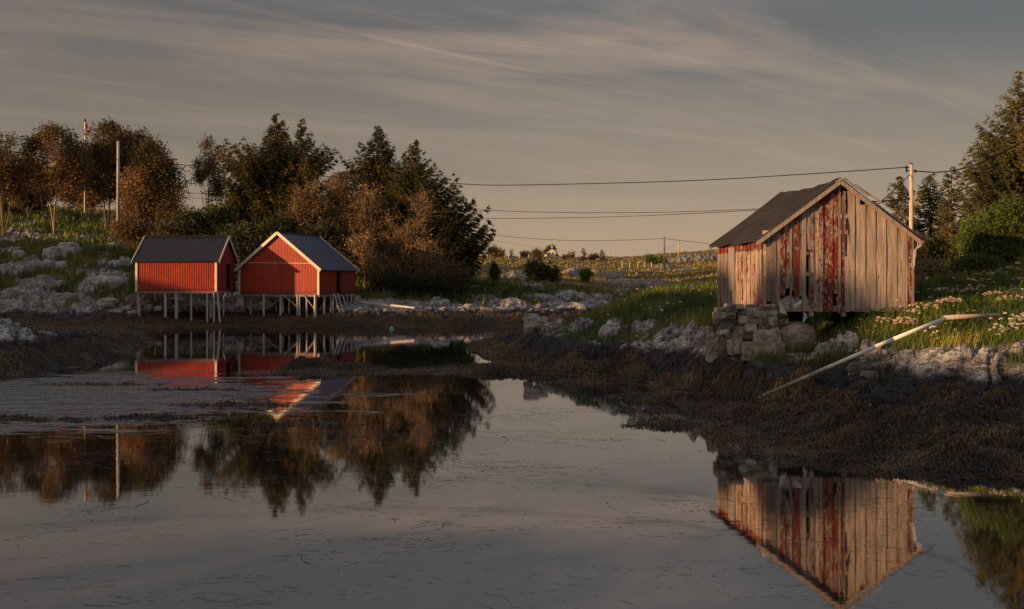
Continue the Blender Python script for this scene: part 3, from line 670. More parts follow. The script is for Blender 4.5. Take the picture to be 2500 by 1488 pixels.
def floaters():
    """loose strings of weed drifting on the calm water"""
    Vs, Fs = [], []; n = 0; r = random.Random(3)
    def ribbon(x, y, an, L, wd, bend):
        nonlocal n
        k = max(4, int(L / .055)); st = L / k; z = .004 + .0006 * r.random(); first = True
        for q in range(k + 1):
            w_ = wd * r.choice((.4, .7, 1, 1, 1.9)); ux, uy = -math.sin(an) * w_, math.cos(an) * w_
            Vs.append((x - ux, y - uy, z)); Vs.append((x + ux, y + uy, z + .002))
            if q and r.random() < .52: Fs.append((n - 2, n, n + 1, n - 1))
            n += 2; an += bend * st * 2 + r.gauss(0, .13); x += math.cos(an) * st; y += math.sin(an) * st
    for s_ in range(105):
        yy = 250 + 550 * r.random() ** 1.25; D = 6900 / yy; px = r.uniform(-20, 1760) if D > 14 else r.uniform(-20, 2520); cx_, cy_ = X_(px, D), D
        if gz(cx_, cy_) > -.2: continue
        base = r.gauss(-.12, .22); m_ = r.choice((1, 2, 6, 12, 20)) * (3 if D > 14.5 else 1); spread = .42 * D / 12
        for _ in range(m_):
            x, y = cx_ + r.gauss(0, spread * 1.6), cy_ + r.gauss(0, spread)
            if y < 7 or gz(x, y) > -.05: continue
            ribbon(x, y, base + r.gauss(0, .14) + r.choice((0, 3.14)), r.uniform(.15, 1.1) * D / 14, r.uniform(.0015, .005) * D / 14, r.gauss(0, .35))
    tag(npmesh('floating_seaweed', np.array(Vs), np.array(Fs), M['weed'], attrs=dict(tone=np.full(n, .35))), 'loose dark strings of seaweed drifting on the calm water', 'seaweed', kind='stuff')
floaters()

def flowers(name, label, mat, n, wfun, hmin, hmax, size, rng):
    x, y, z, px, a, gx, gy = cells(n, wfun, rng); m = len(x)
    if not m: return
    h = rng.uniform(hmin, hmax, m); c = np.stack([x, y, z + h], -1)
    V1, F1 = tubes(np.stack([x, y, z - .03], -1), c, np.full(m, .004), np.full(m, .003), 3)
    k = 9; s = size * np.repeat(rng.uniform(.6, 1.3, m), k)[:, None]
    o = rng.normal(0, 1, (m * k, 3)) * [1, 1, .35]; q = np.repeat(c, k, 0) + o * s * .5
    an = rng.uniform(0, 6.28, m * k); u = np.stack([np.cos(an), np.sin(an), rng.normal(0, .4, m * k)], -1) * s * .42; v = np.stack([-np.sin(an), np.cos(an), rng.normal(.5, .4, m * k)], -1) * s * .42
    V2 = np.stack([q - u, q - v, q + u, q + v], 1).reshape(-1, 3)
    st = tag(npmesh(name, V2, np.arange(m * k * 4).reshape(-1, 4), mat), label, 'flowers', kind='stuff')
    return st
gmask = lambda a: (1 - a['rock']) * (1 - a['weed'])
flowers('white_flowers', 'small white umbel flowers dotted through the grass on both banks', M['petal'], 30000,
        lambda px, D, z, a: gmask(a) * (z > 1.1) * np.where(D < 60, (px > 1450) * .04, (px < 1330) * (D < 100) * .08 * sstep(.45, .7, fbm2(px * .012, D * .15, 2, 12))), .2, .45, .055, rg)
flowers('white_flowers', 'dense drift of small white flowers on the green bank beyond the huts', M['petal'], 60000,
        lambda px, D, z, a: gmask(a) * (D > 70) * (D < 84) * (np.abs(px - 1140) < 110) * .22, .2, .5, .06, rg)
flowers('yellow_flowers', 'little yellow flowers low in the grass beside the barn', M['petal_yellow'], 60000,
        lambda px, D, z, a: gmask(a) * (D < 36) * (((np.abs(px - 2095) < 55) & (D < 25.5)) * .5 + (np.abs(px - 1600) < 110) * .16 + ((np.abs(px - 2330) < 60) & (D < 25)) * .35), .08, .2, .03, rg)

# ------------------------------------------------------------------ rocks and stones
def rock_mesh(c, d, seed, boxy=.5, rotz=0.0, amp=.16):
    n = 16; a = np.linspace(-1, 1, n); faces = []; Vs = []
    for ax in range(3):
        for sg in (-1, 1):
            u, v = np.meshgrid(a, a); w_ = np.full(u.shape, float(sg)); t = [None] * 3
            t[ax] = w_; t[(ax + 1) % 3] = u if sg > 0 else v; t[(ax + 2) % 3] = v if sg > 0 else u
            b = sum(len(q) for q in Vs); Vs.append(np.stack(t, -1).reshape(-1, 3))
            i = np.arange(n - 1)[:, None] * n + np.arange(n - 1)[None]; faces.append((np.stack([i, i + 1, i + n + 1, i + n], -1) + b).reshape(-1, 4))
    V = np.concatenate(Vs); sph = V / np.linalg.norm(V, axis=1, keepdims=True)
    V = V * boxy + sph * (1 - boxy) * 1.12
    s = seed * 3.71
    nz = fbm3(V[:, 0] * 1.5 + s, V[:, 1] * 1.5 + s * .7, V[:, 2] * 1.5 - s, 4, seed % 50) - .5
    nf_ = fbm3(V[:, 0] * 5 + s, V[:, 1] * 5, V[:, 2] * 5, 3, seed % 40) - .5; nz = nz + .28 * nf_
    nx = fbm3(V[:, 0] * .8 - s, V[:, 1] * .8, V[:, 2] * .8 + s, 2, seed % 50 + 7) - .5
    V = V * (1 + amp * 2.2 * nz + amp * 1.5 * nx)[:, None]
    V[:, 0] += .2 * nx * V[:, 2]; lo, hi = V.min(0), V.max(0); V = (V - (lo + hi) / 2) / (hi - lo) * np.array(d)
    cz, sz = math.cos(rotz), math.sin(rotz); V = np.stack([V[:, 0] * cz - V[:, 1] * sz, V[:, 0] * sz + V[:, 1] * cz, V[:, 2]], -1) + np.array(c)
    return V, np.concatenate(faces)
def boulder(px0, px1, py0, py1, D, label, mat='stone', boxy=.45, dep=None, group=None, name='boulder', amp=.16):
    wd = (px1 - px0) / F * D; h = (py1 - py0) / F * D; c = P((px0 + px1) / 2, (py0 + py1) / 2, D); base = (c.x, c.y + (dep or wd * .7) / 2, c.z - h / 2)
    seed = int(px0 * 7 + py0) % 997
    V, FA = rock_mesh((base[0], base[1], c.z), (wd, dep or wd * .7, h), seed, boxy, random.uniform(-.15, .15), amp)
    o = npmesh(name, V, FA, M[mat], loc=base, smooth=boxy < .5)
    # crisp creases where facets meet
    return tag(o, label, 'rock', group)
for a in [
 (128, 188, 590, 640, 82, 'large pale boulder, the right of a pair on the upper left slope', 'stone', .35),
 (94, 140, 600, 650, 81.5, 'rounded grey boulder with orange lichen, left of the larger pale boulder', 'stone', .3),
 (20, 56, 610, 640, 81, 'small grey boulder in the heather near the left edge, far up the slope', 'stone', .3),
 (196, 300, 672, 722, 71, 'broad light grey slab of rock on the slope left of the smaller hut', 'stone', .3),
 (225, 282, 728, 756, 65.8, 'low pale boulder at the shore just left of the smaller hut', 'stone', .4),
 (300, 340, 718, 752, 65.5, 'grey boulder under the left corner of the smaller hut', 'stone_dark', .4),
 (190, 206, 718, 734, 66.5, 'small pale stone on top of the shore rocks left of the huts', 'stone', .5),
 (205, 219, 728, 741, 66.3, 'white fist shaped stone among shore rocks left of the huts', 'stone', .5),
 (350, 372, 744, 757, 65.2, 'flat pale stone under the smaller hut beside the box', 'stone', .6),
 (374, 396, 747, 760, 65.0, 'second flat stone under the smaller hut, toward its middle', 'stone', .6),
 (1277, 1318, 766, 788, 37.8, 'pale slanted block, topmost of the stone stack at the spit end', 'stone', .7),
 (1312, 1339, 774, 789, 37.6, 'smaller pale block lying right of the topmost slanted block', 'stone', .7),
 (1278, 1329, 787, 802, 37.6, 'flat grey block in the middle layer of the spit end stack', 'stone', .85),
 (1327, 1350, 788, 803, 37.5, 'squarish grey stone at the right end of the spit stack', 'stone', .75),
 (1277, 1302, 800, 816, 37.5, 'dark bottom stone of the stack at the spit end', 'stone_dark', .6),
 (1363, 1385, 790, 803, 37.2, 'small dark stone alone on the spit between stack and pale boulder', 'stone_dark', .6),
 (1397, 1438, 786, 804, 36.6, 'rounded pale boulder lying on the spit right of the stack', 'stone', .6),
 (2038, 2078, 826, 868, 24.0, 'pale jagged rock below the barn, at the edge of the grass', 'stone', .5),
 (2000, 2046, 836, 876, 24.1, 'pale cracked rock right of the large dome boulder', 'stone', .5),
 (2128, 2170, 850, 905, 22.9, 'pale pillar shaped rock just right of the white pipe', 'stone', .5),
 (2075, 2105, 885, 935, 22.4, 'dark wet rock below the white pipe at the foot of the bank', 'stone_dark', .5),
 (2105, 2148, 905, 945, 22.0, 'dark rounded rock half buried in seaweed below the pipe', 'stone_dark', .4),
 (2285, 2318, 858, 885, 21.6, 'small pale block rock at the grass edge near right', 'stone', .6),
]:
    boulder(*a[:5], a[5], a[6], a[7])
boulder(1908, 2012, 786, 880, 25.0, 'huge smooth grey dome boulder under the old barn', 'stone_tan', .25, 1.6, amp=.06)
boulder(1811, 1926, 836, 884, 24.75, 'huge squared brown stone block at the bottom of the barn foundation', 'stone_tan', .85, .8, amp=.07)
boulder(1846, 1912, 806, 840, 24.85, 'white speckled stone block lying on the huge brown block', 'stone', .85, .7, amp=.08)
boulder(1922, 1955, 864, 878, 24.4, 'flat tan stone wedged below the dome boulder', 'stone_tan', .6, .4)
boulder(1947, 1972, 862, 880, 24.3, 'small pointed tan stone below the dome boulder', 'stone_tan', .5, .3)
boulder(1730, 1762, 812, 890, 25.3, 'tall tan upright rock at the left foot of the barn', 'stone_tan', .55, .8)
boulder(1757, 1782, 825, 885, 25.2, 'upright dark rock second from the left below the barn', 'stone_dark', .55, .7)
boulder(1779, 1796, 830, 872, 25.0, 'narrow grey upright rock below the barn', 'stone', .55, .6)
boulder(1793, 1812, 832, 868, 24.9, 'narrow pale upright rock beside the huge brown block', 'stone', .55, .6)

found = thing('stone_foundation', 'dry stone piers of stacked flat stones under the left corner of the old barn', 'foundation', (X_(1830, 25.4), 25.4, 1.1))
for i, (a, b, c, d, mt) in enumerate([(390, 540, 240, 332, 'd'), (400, 560, 170, 242, 'd'), (440, 505, 125, 190, 't'), (550, 692, 190, 288, 'd'), (550, 655, 132, 192, 'g'), (572, 702, 285, 388, 'g'), (405, 572, 330, 402, 'd'),
        (300, 400, 180, 245, 'd'), (275, 400, 235, 330, 't'), (280, 410, 330, 400, 'd'), (688, 862, 180, 240, 'g'), (730, 805, 135, 190, 't'), (698, 868, 238, 308, 't'), (690, 885, 305, 398, 't'), (842, 1098, 215, 297, 'g'), (868, 1082, 165, 222, 'g'),
        (905, 1080, 130, 170, 't'), (832, 978, 290, 485, 'd'), (972, 1102, 300, 418, 'g'), (990, 1130, 415, 495, 'g'), (665, 822, 398, 505, 'g'), (512, 668, 425, 590, 't'), (662, 822, 490, 600, 't'), (585, 665, 585, 665, 't'), (430, 520, 400, 470, 'd'), (330, 430, 395, 470, 'd'),
        (1100, 1260, 330, 420, 'd'), (1120, 1200, 400, 480, 'd'), (500, 620, 585, 660, 't'), (560, 640, 390, 430, 'd')]):
    D = 25.15 + .07 * (i % 4); x0, x1, y0, y1 = [1700 + a / 5.542, 1700 + b / 5.542, 720 + c / 5.542, 720 + d / 5.542]
    q = P((x0 + x1) / 2, (y0 + y1) / 2, D); V, FA = rock_mesh((q.x, q.y + .3, q.z), ((x1 - x0) / F * D * 1.1, .62, (y1 - y0) / F * D * 1.10), i * 13 + 5, .80, 0, .12)
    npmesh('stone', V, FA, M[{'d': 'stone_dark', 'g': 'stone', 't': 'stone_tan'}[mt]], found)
# deeper piers behind, out in the shade under the floor
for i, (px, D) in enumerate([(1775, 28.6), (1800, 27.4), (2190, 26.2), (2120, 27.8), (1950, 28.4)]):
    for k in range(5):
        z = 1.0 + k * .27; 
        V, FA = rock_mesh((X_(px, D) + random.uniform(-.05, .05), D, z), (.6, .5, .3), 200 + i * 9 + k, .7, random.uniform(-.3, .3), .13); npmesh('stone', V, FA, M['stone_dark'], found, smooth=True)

V, FA = rock_mesh((X_(1183, 25.6), 25.6, .03), (.22, .2, .16), 77, .3, 0, .3)
tag(npmesh('seaweed_clump', V, FA, M['weed'], loc=(X_(1183, 25.6), 25.6, 0), attrs=dict(tone=np.full(len(V), .8)), smooth=True), 'small tuft of brown weed breaking the calm water in mid cove', 'seaweed')
# ------------------------------------------------------------------ the two red boathouses on stilts
def ribbed(mb, A, B, zb, ztop, hole=None, period=.117, depth=.022, zholetop=None, zholebot=None):
    """vertically ribbed cladding between plan points A and B; outward is to the right of A->B"""
    A = Vector((A[0], A[1])); B = Vector((B[0], B[1])); L = (B - A).length; t = (B - A) / L; nrm = Vector((t.y, -t.x))
    n = int(L / period); per = L / n; us = []
    for i in range(n):
        for f, o in ((0, 0), (.45, 0), (.58, 1), (.86, 1)): us.append(((i + f) * per, o * depth))
    us.append((L, 0))
    if hole: us = sorted([u for u in us if not (hole[0] - .001 < u[0] < hole[1] + .001)] + [(hole[0], 0), (hole[1], 0)])
    def strip(seq, zb_, zt_):
        V = []; Fc = []
        for u, o in seq:
            p = A + t * u + nrm * o; q = A + t * u + nrm * (o - .06)
            V += [(p.x, p.y, zb_(u)), (p.x, p.y, zt_(u)), (q.x, q.y, zb_(u)), (q.x, q.y, zt_(u))]
        for i in range(len(seq) - 1):
            a, b = 4 * i, 4 * i + 4
            Fc += [(a, b, b + 1, a + 1), (a + 2, a + 3, b + 3, b + 2), (a, a + 2, b + 2, b), (a + 1, b + 1, b + 3, a + 3)]
        e = 4 * (len(seq) - 1); Fc += [(0, 1, 3, 2), (e, e + 2, e + 3, e + 1)]
        mb.add(V, Fc)
    if not hole: strip(us, zb, ztop); return
    strip([u for u in us if u[0] <= hole[0]], zb, ztop); strip([u for u in us if u[0] >= hole[1]], zb, ztop)
    mid = [u for u in us if hole[0] <= u[0] <= hole[1]]
    strip(mid, lambda u: zholetop, ztop)
    if zholebot is not None: strip(mid, zb, lambda u: zholebot)
def v2(p): return Vector((p[0], p[1]))
def roof_slab(mb, e0, e1, r1, r0, th, corrug=0.0, period=.16):
    """eave e0->e1, ridge r0->r1"""
    e0, e1, r0, r1 = map(Vector, (e0, e1, r0, r1)); nrm = (e1 - e0).cross(r0 - e0).normalized()
    if nrm.z < 0: nrm = -nrm
    if corrug:
        n = int((e1 - e0).length / period) * 4
        V = []; Fc = []
        for i in range(n + 1):
            f = i / n; o = nrm * corrug * math.sin(i * math.pi / 2) ; a = e0.lerp(e1, f) + o; b = r0.lerp(r1, f) + o
            V += [tuple(a), tuple(b), tuple(a - nrm * th), tuple(b - nrm * th)]
        for i in range(n):
            a, b = 4 * i, 4 * i + 4; Fc += [(a, b, b + 1, a + 1), (a + 2, a + 3, b + 3, b + 2), (a, a + 2, b + 2, b), (a + 1, b + 1, b + 3, a + 3)]
        e = 4 * n; Fc += [(0, 1, 3, 2), (e, e + 2, e + 3, e + 1)]; mb.add(V, Fc)
    else:
        mb.prism([p - nrm * th for p in (e0, e1, r1, r0)], [e0, e1, r1, r0])
def hut(label, name, FL, FR, BR, zb, ze, zr, gable_front, doorspec, roofmat, corrug, wallmats, ov=.18):
    """plan corners; gable_front: ridge runs front->back, else left->right"""
    FL, FR, BR = map(Vector, (FL, FR, BR)); BL = FL + (BR - FR)
    root = thing(name, label, 'boathouse', ((FL.x + BR.x) / 2, (FL.y + BR.y) / 2, zb - 1.5))
    cz = lambda z: (lambda u: z)
    def gtop(L): return lambda u: ze + (zr - ze) * (1 - abs(2 * u / L - 1)) - .03
    walls = [('front_wall', FL, FR), ('side_wall', FR, BR), ('back_wall', BR, BL), ('side_wall', BL, FL)]
    for i, (nm, a, b) in enumerate(walls):
        isg = (i % 2 == 0) == gable_front; L = (b - a).length; mb = MB(); kw = {}
        if i == doorspec[0]: kw = dict(hole=(doorspec[1], doorspec[2]), zholetop=doorspec[4], zholebot=doorspec[3])
        ribbed(mb, a, b, cz(zb), gtop(L) if isg else cz(ze - .03), **kw)
        wl = mb.build('gable_wall' if isg else nm, M[wallmats[i]], root)
        if i == doorspec[0]:
            t = (b - a) / L; p0, p1 = a + t * doorspec[1], a + t * doorspec[2]; nr = Vector((t.y, -t.x, 0)) ; fr = MB()
            z0 = doorspec[3] if doorspec[3] is not None else zb
            for p in (p0, p1): fr.bar(Vector((p.x, p.y, z0)) + nr * .03, Vector((p.x, p.y, doorspec[4] + .03)) + nr * .03, .07, .05)
            fr.bar(Vector((p0.x, p0.y, doorspec[4] + .04)) + nr * .035, Vector((p1.x, p1.y, doorspec[4] + .04)) + nr * .035, .06, .08)
            fr.build('door_frame', M['red_old'], root)
    fl = MB(); fl.prism([Vector((*v2(p), zb - .14)) for p in (FL, FR, BR, BL)], [Vector((*v2(p), zb - .01)) for p in (FL, FR, BR, BL)]); fl.build('floor', M['timber'], root)
    # corner boards on the camera side
    for p in (FL, FR):
        cb = MB(); s = 1 if p == FR else -1; t = (FR - FL).normalized(); nn = Vector((t.y, -t.x, 0)); q = p + t * (-.07 * s)
        cb.bar(Vector((q.x, q.y, zb - .02)) + nn * .05, Vector((q.x, q.y, ze - .02)) + nn * .05, .15, .03, up=nn); cb.build('corner_board', M['white'], root)
    # roof
    if gable_front: along = (BR - FR).normalized(); across = (FR - FL).normalized(); m0 = (FL + FR) / 2; m1 = (BL + BR) / 2; eL0, eL1, eR0, eR1 = FL, BL, FR, BR
    else: along = (FR - FL).normalized(); across = (FL - BL).normalized(); m0 = (FL + BL) / 2; m1 = (FR + BR) / 2; eL0, eL1, eR0, eR1 = BL, BR, FL, FR
    half = (eR0 - m0).length; k = (zr - ze) / half
    def P3(p, z): return Vector((p.x, p.y, z))
    rf = MB(); oa = along * ov; ox = across * ov
    r0, r1 = P3(m0 - oa, zr + .06), P3(m1 + oa, zr + .06)
    for sgn, e0, e1 in ((1, eR0, eR1), (-1, eL0, eL1)):
        roof_slab(rf, P3(e0 - oa + ox * sgn, ze + .06 - k * ov), P3(e1 + oa + ox * sgn, ze + .06 - k * ov), r1, r0, .05, corrug)
    rfo = rf.build('roof', M[roofmat], root)
    rc = MB(); rc.bar(r0 + Vector((0, 0, .012)), r1 + Vector((0, 0, .012)), .22, .05); rc.build('ridge_cap', M[roofmat], rfo)
    for end, mm in ((-1, m0), (1, m1)):
        for sgn, e in ((1, eR0 if end < 0 else eR1), (-1, eL0 if end < 0 else eL1)):
            g = MB(); off = along * (ov + .02) * end
            g.bar(P3(mm + off, zr + .015), P3(e + off + ox * sgn, ze + .015 - k * ov), .035, .20, up=Vector((0, 0, 1))); g.build('bargeboard', M['white'], root)
    return root, FL, FR, BR, BL
D1 = 64.4
h1, a1, b1, c1, d1 = hut('smaller red boathouse on stilts, black corrugated roof, its long side facing the water', 'boathouse', (X_(331, D1), D1, 0), (X_(530, D1), D1, 0), (X_(574.5, 68.8), 68.8, 0),
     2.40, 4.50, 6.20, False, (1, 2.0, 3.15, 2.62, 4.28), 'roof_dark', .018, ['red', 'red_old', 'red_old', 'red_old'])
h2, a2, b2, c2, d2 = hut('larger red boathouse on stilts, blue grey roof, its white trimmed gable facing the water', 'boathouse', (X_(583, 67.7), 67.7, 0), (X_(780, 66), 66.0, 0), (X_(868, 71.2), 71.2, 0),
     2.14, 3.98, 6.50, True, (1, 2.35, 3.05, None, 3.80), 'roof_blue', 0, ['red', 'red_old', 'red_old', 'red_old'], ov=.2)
# thin pale joint in the cladding of the large gable
jm = MB(); tt = (b2 - a2).normalized(); nn = Vector((tt.y, -tt.x, 0)); pA, pB = a2.lerp(b2, .07), a2.lerp(b2, .93)
jm.bar(Vector((pA.x, pA.y, 4.42)) + nn * .035, Vector((pB.x, pB.y, 4.33)) + nn * .035, .02, .03); jm.build('joint_strip', M['white'], h2)
# drips of white under the eave of the small hut
def stilt(root, px, pyt, pyb, D, r=.07, dx=0, mat='post', nm='stilt', rnd=True):
    top = P(px, pyt, D); bx = X_(px + dx, D); bz = min(Z_(pyb, D), float(gz(bx, D)) ) - .12
    mb = MB(); (mb.rod(Vector((bx, D, bz)), top, r * 1.1, r, 8, tone=random.uniform(.2, 1)) if rnd else mb.bar(Vector((bx, D, bz)), top, r * 2, r * 2, up=Vector((0, 1, 0)), tone=random.uniform(.2, 1))); mb.build(nm, M[mat], root)
def brace(root, xa, ya, xb, yb, D, r=.05):
    mb = MB(); mb.bar(P(xa, ya, D), P(xb, yb, D), r * 2, r, tone=.6); mb.build('brace', M['post'], root)
for px, yb, D, r, dx in [(338, 745, 64.6, .13, 2), (404, 757, 64.5, .075, 0), (431, 765, 64.5, .11, 0), (467, 768, 64.6, .06, 0), (506, 770, 64.6, .07, 0), (514, 762, 66, .07, 1), (522.5, 775, 64.3, .065, 0), (531, 782, 64.45, .075, 6),
                         (547, 764, 66.5, .05, -2), (567, 756, 68.6, .06, 0), (453, 745, 67.5, .05, 0), (480, 745, 68, .05, 0), (380, 745, 68, .06, 0)]:
    stilt(h1, px, 713 if D < 66 else 711, yb, D, r, dx)
for xa, ya, xb, yb, D in [(361, 713, 343, 731, 64.6), (446, 713, 434, 727, 64.6), (443, 713, 468, 740, 66), (551, 713, 543, 735, 64.8), (553, 711, 566, 735, 68), (520, 735, 545, 745, 66), (482, 713, 470, 735, 65.5)]: brace(h1, xa, ya, xb, yb, D)
for px, yb, D, r, dx in [(644, 772, 67.0, .075, 0), (674, 765, 69, .05, 0), (685, 774, 66.9, .07, 0), (691, 776, 67.6, .06, 0), (706, 782, 67.3, .065, 0), (726, 788, 66.5, .07, 1), (731.5, 792, 66.45, .05, 1), (749, 790, 66.3, .06, 0), (770, 795, 66.05, .10, -1),
                         (792, 790, 66.8, .07, -2), (807, 787, 67.8, .07, 1), (813, 786, 67.4, .05, 0), (820, 765, 69, .06, 1), (848, 765, 69.5, .05, 1), (857, 757, 70, .05, 0), (863, 758, 70.6, .05, 0), (612, 760, 68.2, .06, 0), (630, 760, 70, .06, 0), (660, 757, 71, .05, 0), (740, 770, 70, .06, 0), (775, 765, 70.5, .05, 0)]:
    stilt(h2, px, 719 if D < 68 else 718, yb, D, r, dx)
for xa, ya, xb, yb, D in [(692, 721, 727, 751, 66.5), (742, 721, 768, 756, 66.2), (685, 730, 650, 755, 67.5), (652, 730, 660, 750, 68), (838, 724, 848, 756, 69), (795, 725, 780, 760, 68), (836, 724, 850, 765, 68.3)]: brace(h2, xa, ya, xb, yb, D)
def pier(root, px, pyt, pyb, D, w0, w1):
    a, b = P(px, pyt, D), P(px, pyb, D); mb = MB(); q = [(-1, -1), (1, -1), (1, 1), (-1, 1)]
    mb.prism([b + Vector((x * w1 / 2, y * w1 / 2, -.3)) for x, y in q], [a + Vector((x * w0 / 2, y * w0 / 2, 0)) for x, y in q]); mb.build('concrete_pier', M['concrete'], root)
pier(h2, 588, 720, 748, 67.9, .42, .62); pier(h2, 874, 722, 752, 70.4, .35, .62)
V, FA = rock_mesh((X_(590, 67.8), 67.8, 1.05), (.85, .7, .6), 88, .4); tag(npmesh('boulder', V, FA, M['stone_dark'], loc=(X_(590, 67.8), 67.8, .8), smooth=True), 'dark rounded stone under the tapered concrete pier between the two huts', 'rock')
# ladder up to the side door
ld = thing('ladder', 'weathered wooden ladder leaning up to the side door of the larger boathouse', 'ladder', tuple(P(838, 790, 67.2)))
tA, tB, bA, bB = P(815, 716, 68.0), P(824, 716, 68.4), P(838, 795, 66.6), P(846, 782, 67.2)
for s, e in ((tA, bA), (tB, bB)):
    mb = MB(); mb.bar(s, e, .07, .05, tone=.7); mb.build('rail', M['post'], ld)
for i in range(10):
    f = (i + .6) / 10.4; mb = MB(); mb.bar(tA.lerp(bA, f), tB.lerp(bB, f), .05, .035, tone=.9); mb.build('rung', M['post'], ld)
mb = MB(); q = P(345, 739, 64.9); mb.box((q.x, q.y, q.z), (.3, .25, .36), tone=.9); mb.box((q.x, q.y, q.z + .19), (.34, .29, .03), tone=.6); mb.box((q.x, q.y - .13, q.z - .08), (.31, .02, .03), tone=.5)
tag(mb.build('crate', M['timber'], loc=(q.x, q.y, q.z - .18)), 'small tan wooden box standing under the left corner of the smaller boathouse', 'crate')
mb = MB(); mb.bar(P(878, 737, 69), P(1012, 752, 67.6), .12, .12, tone=1.0); o = mb.build('timber_beam', M['post']); tag(o, 'long pale timber lying along the shore right of the larger boathouse', 'timber')
mb = MB()
for i in range(6):
    a0, a1_ = math.pi * i / 6, math.pi * (i + 1) / 6; c = P(956, 804, 60.5)
    mb.rod(c + Vector((0, 0, -.16 * math.cos(a0))), c + Vector((0, 0, -.16 * math.cos(a1_))), max(.01, .17 * math.sin(a0)), max(.01, .17 * math.sin(a1_)), 14)
mb.rod(c + Vector((0, 0, .15)), c + Vector((0, 0, .22)), .03, .03); tag(mb.build('buoy', M['buoy'], smooth=True), 'small faded green buoy floating on the water right of the huts', 'buoy')

# ------------------------------------------------------------------ the old barn
GL, GR, BLk = Vector((X_(1862, 25.4), 25.4, 0)), Vector((X_(2224, 25.15), 25.15, 0)), Vector((X_(1754, 29.0), 29.0, 0)); BRk = GR + (BLk - GL)
ZB, ZE, ZR = 2.24, 4.20, 5.70
barn = thing('old_barn', 'derelict wooden barn of peeling red and bare grey boards on stone piers, black felt roof', 'barn', ((GL.x + BRk.x) / 2, 27.2, 1.4))
gt = (GR - GL).normalized(); GLn = (GR - GL).length; gn = Vector((gt.y, -gt.x, 0))
def rake(u): # top of gable wall at u metres from GL
    pk = 1.98
    return ZE + (ZR - ZE) * (u / pk if u < pk else 1 - (u - pk) / (GLn - pk) * .94) 
def zu(zx): return (1720 + zx / 2.474 - 1862) / (2224 - 1862) * GLn
def zv(zy): return CH - (400 + zy / 2.474 - HY) / F * 25.3
random.seed(21)
BRD = [(370, 402, None, 835, .30, .25), (402, 430, None, 868, .22, .2), (430, 457, None, 868, .15, .55), (457, 487, None, 803, .80, .5), (487, 513, None, 752, .62, .6), (513, 527, None, 893, .4, .4),
       (528, 540, None, 765, .3, .5), (540, 571, None, 815, .86, .5), (571, 588, None, 800, .38, .6), (588, 613, None, 893, .18, .6), (614, 639, None, 522, .3, .6), (640, 661, None, 868, .62, .6),
       (661, 690, None, 895, .42, .7), (690, 716, None, 897, .52, .6), (716, 746, None, 897, .80, .5), (746, 776, None, 895, .72, .6), (776, 806, None, 785, .86, .6), (807, 822, None, 862, .40, .5),
       (823, 846, 425, 858, .85, .3), (846, 876, 560, 888, .0, .8), (862, 876, 165, 560, .0, .7)]
x = 876; 
for wd, bt in zip((30, 34, 31, 29, 32, 31, 32, 33, 32, 31, 31), (888, 880, 892, 899, 884, 889, 872, 889, 868, 873, 870)):
    BRD.append((x, x + wd, 250 if x in (940,) else None, bt, .0, random.uniform(.75, 1.0))); x += wd
BRD += [(x, x + 26, None, 862, .55, .6), (x + 26, 1232, None, 866, .80, .6), (1232, 1246, None, 862, .45, .5), (1247, 1262, None, 864, .1, .3)]
mb = MB()
def add_board(mb, A, t, n, u0, u1, z0, zt0, zt1, off, th, paint, tone, lean=0.0, nz=6):
    V = []; Fc = []; r = random
    for k in range(nz + 1):
        f = k / nz; w_ = off + .006 * math.sin(k * 1.7 + u0 * 9) + lean * (1 - f)
        for u, zt in ((u0, zt0), (u1, zt1)):
            zq = z0 + (zt - z0) * f + (r.uniform(-.03, .03) if k == 0 else 0); uu = u + lean * .4 * (1 - f) + r.uniform(-.003, .003)
            p = A + t * uu + n * w_; V.append((p.x, p.y, zq)); q = p - n * th; V.append((q.x, q.y, zq))
    for k in range(nz):
        a, b = 4 * k, 4 * k + 4
        Fc += [(a, a + 2, b + 2, b), (a + 1, b + 1, b + 3, a + 3), (a, b, b + 1, a + 1), (a + 2, a + 3, b + 3, b + 2)]
    e = 4 * nz; Fc += [(0, 1, 3, 2), (e, e + 2, e + 3, e + 1)]
    mb.add(V, Fc, paint=paint, tone=tone)
for i, (x0, x1, top, bt, pa, tn) in enumerate(BRD):
    u0, u1 = zu(x0) + .003, zu(x1) - .004
    add_board(mb, GL, gt, gn, u0, u1, zv(bt), (rake(u0) - .04) if top is None else zv(top), (rake(u1) - .04) if top is None else zv(top), .035 + .022 * (i % 2) + random.uniform(-.004, .004), .02, pa, tn)
mb.build('gable_wall', M['peeling'], barn)
for (x0, x1, t_, b_, ln, pa) in [(838, 850, 165, 425, .03, .5), (790, 822, 800, 905, .10, .7)]:
    l_ = MB(); add_board(l_, GL, gt, gn, zu(x0), zu(x1), zv(b_), zv(t_), zv(t_ + 6), .06, .02, pa, .5, ln); l_.build('loose_board', M['peeling'], barn)
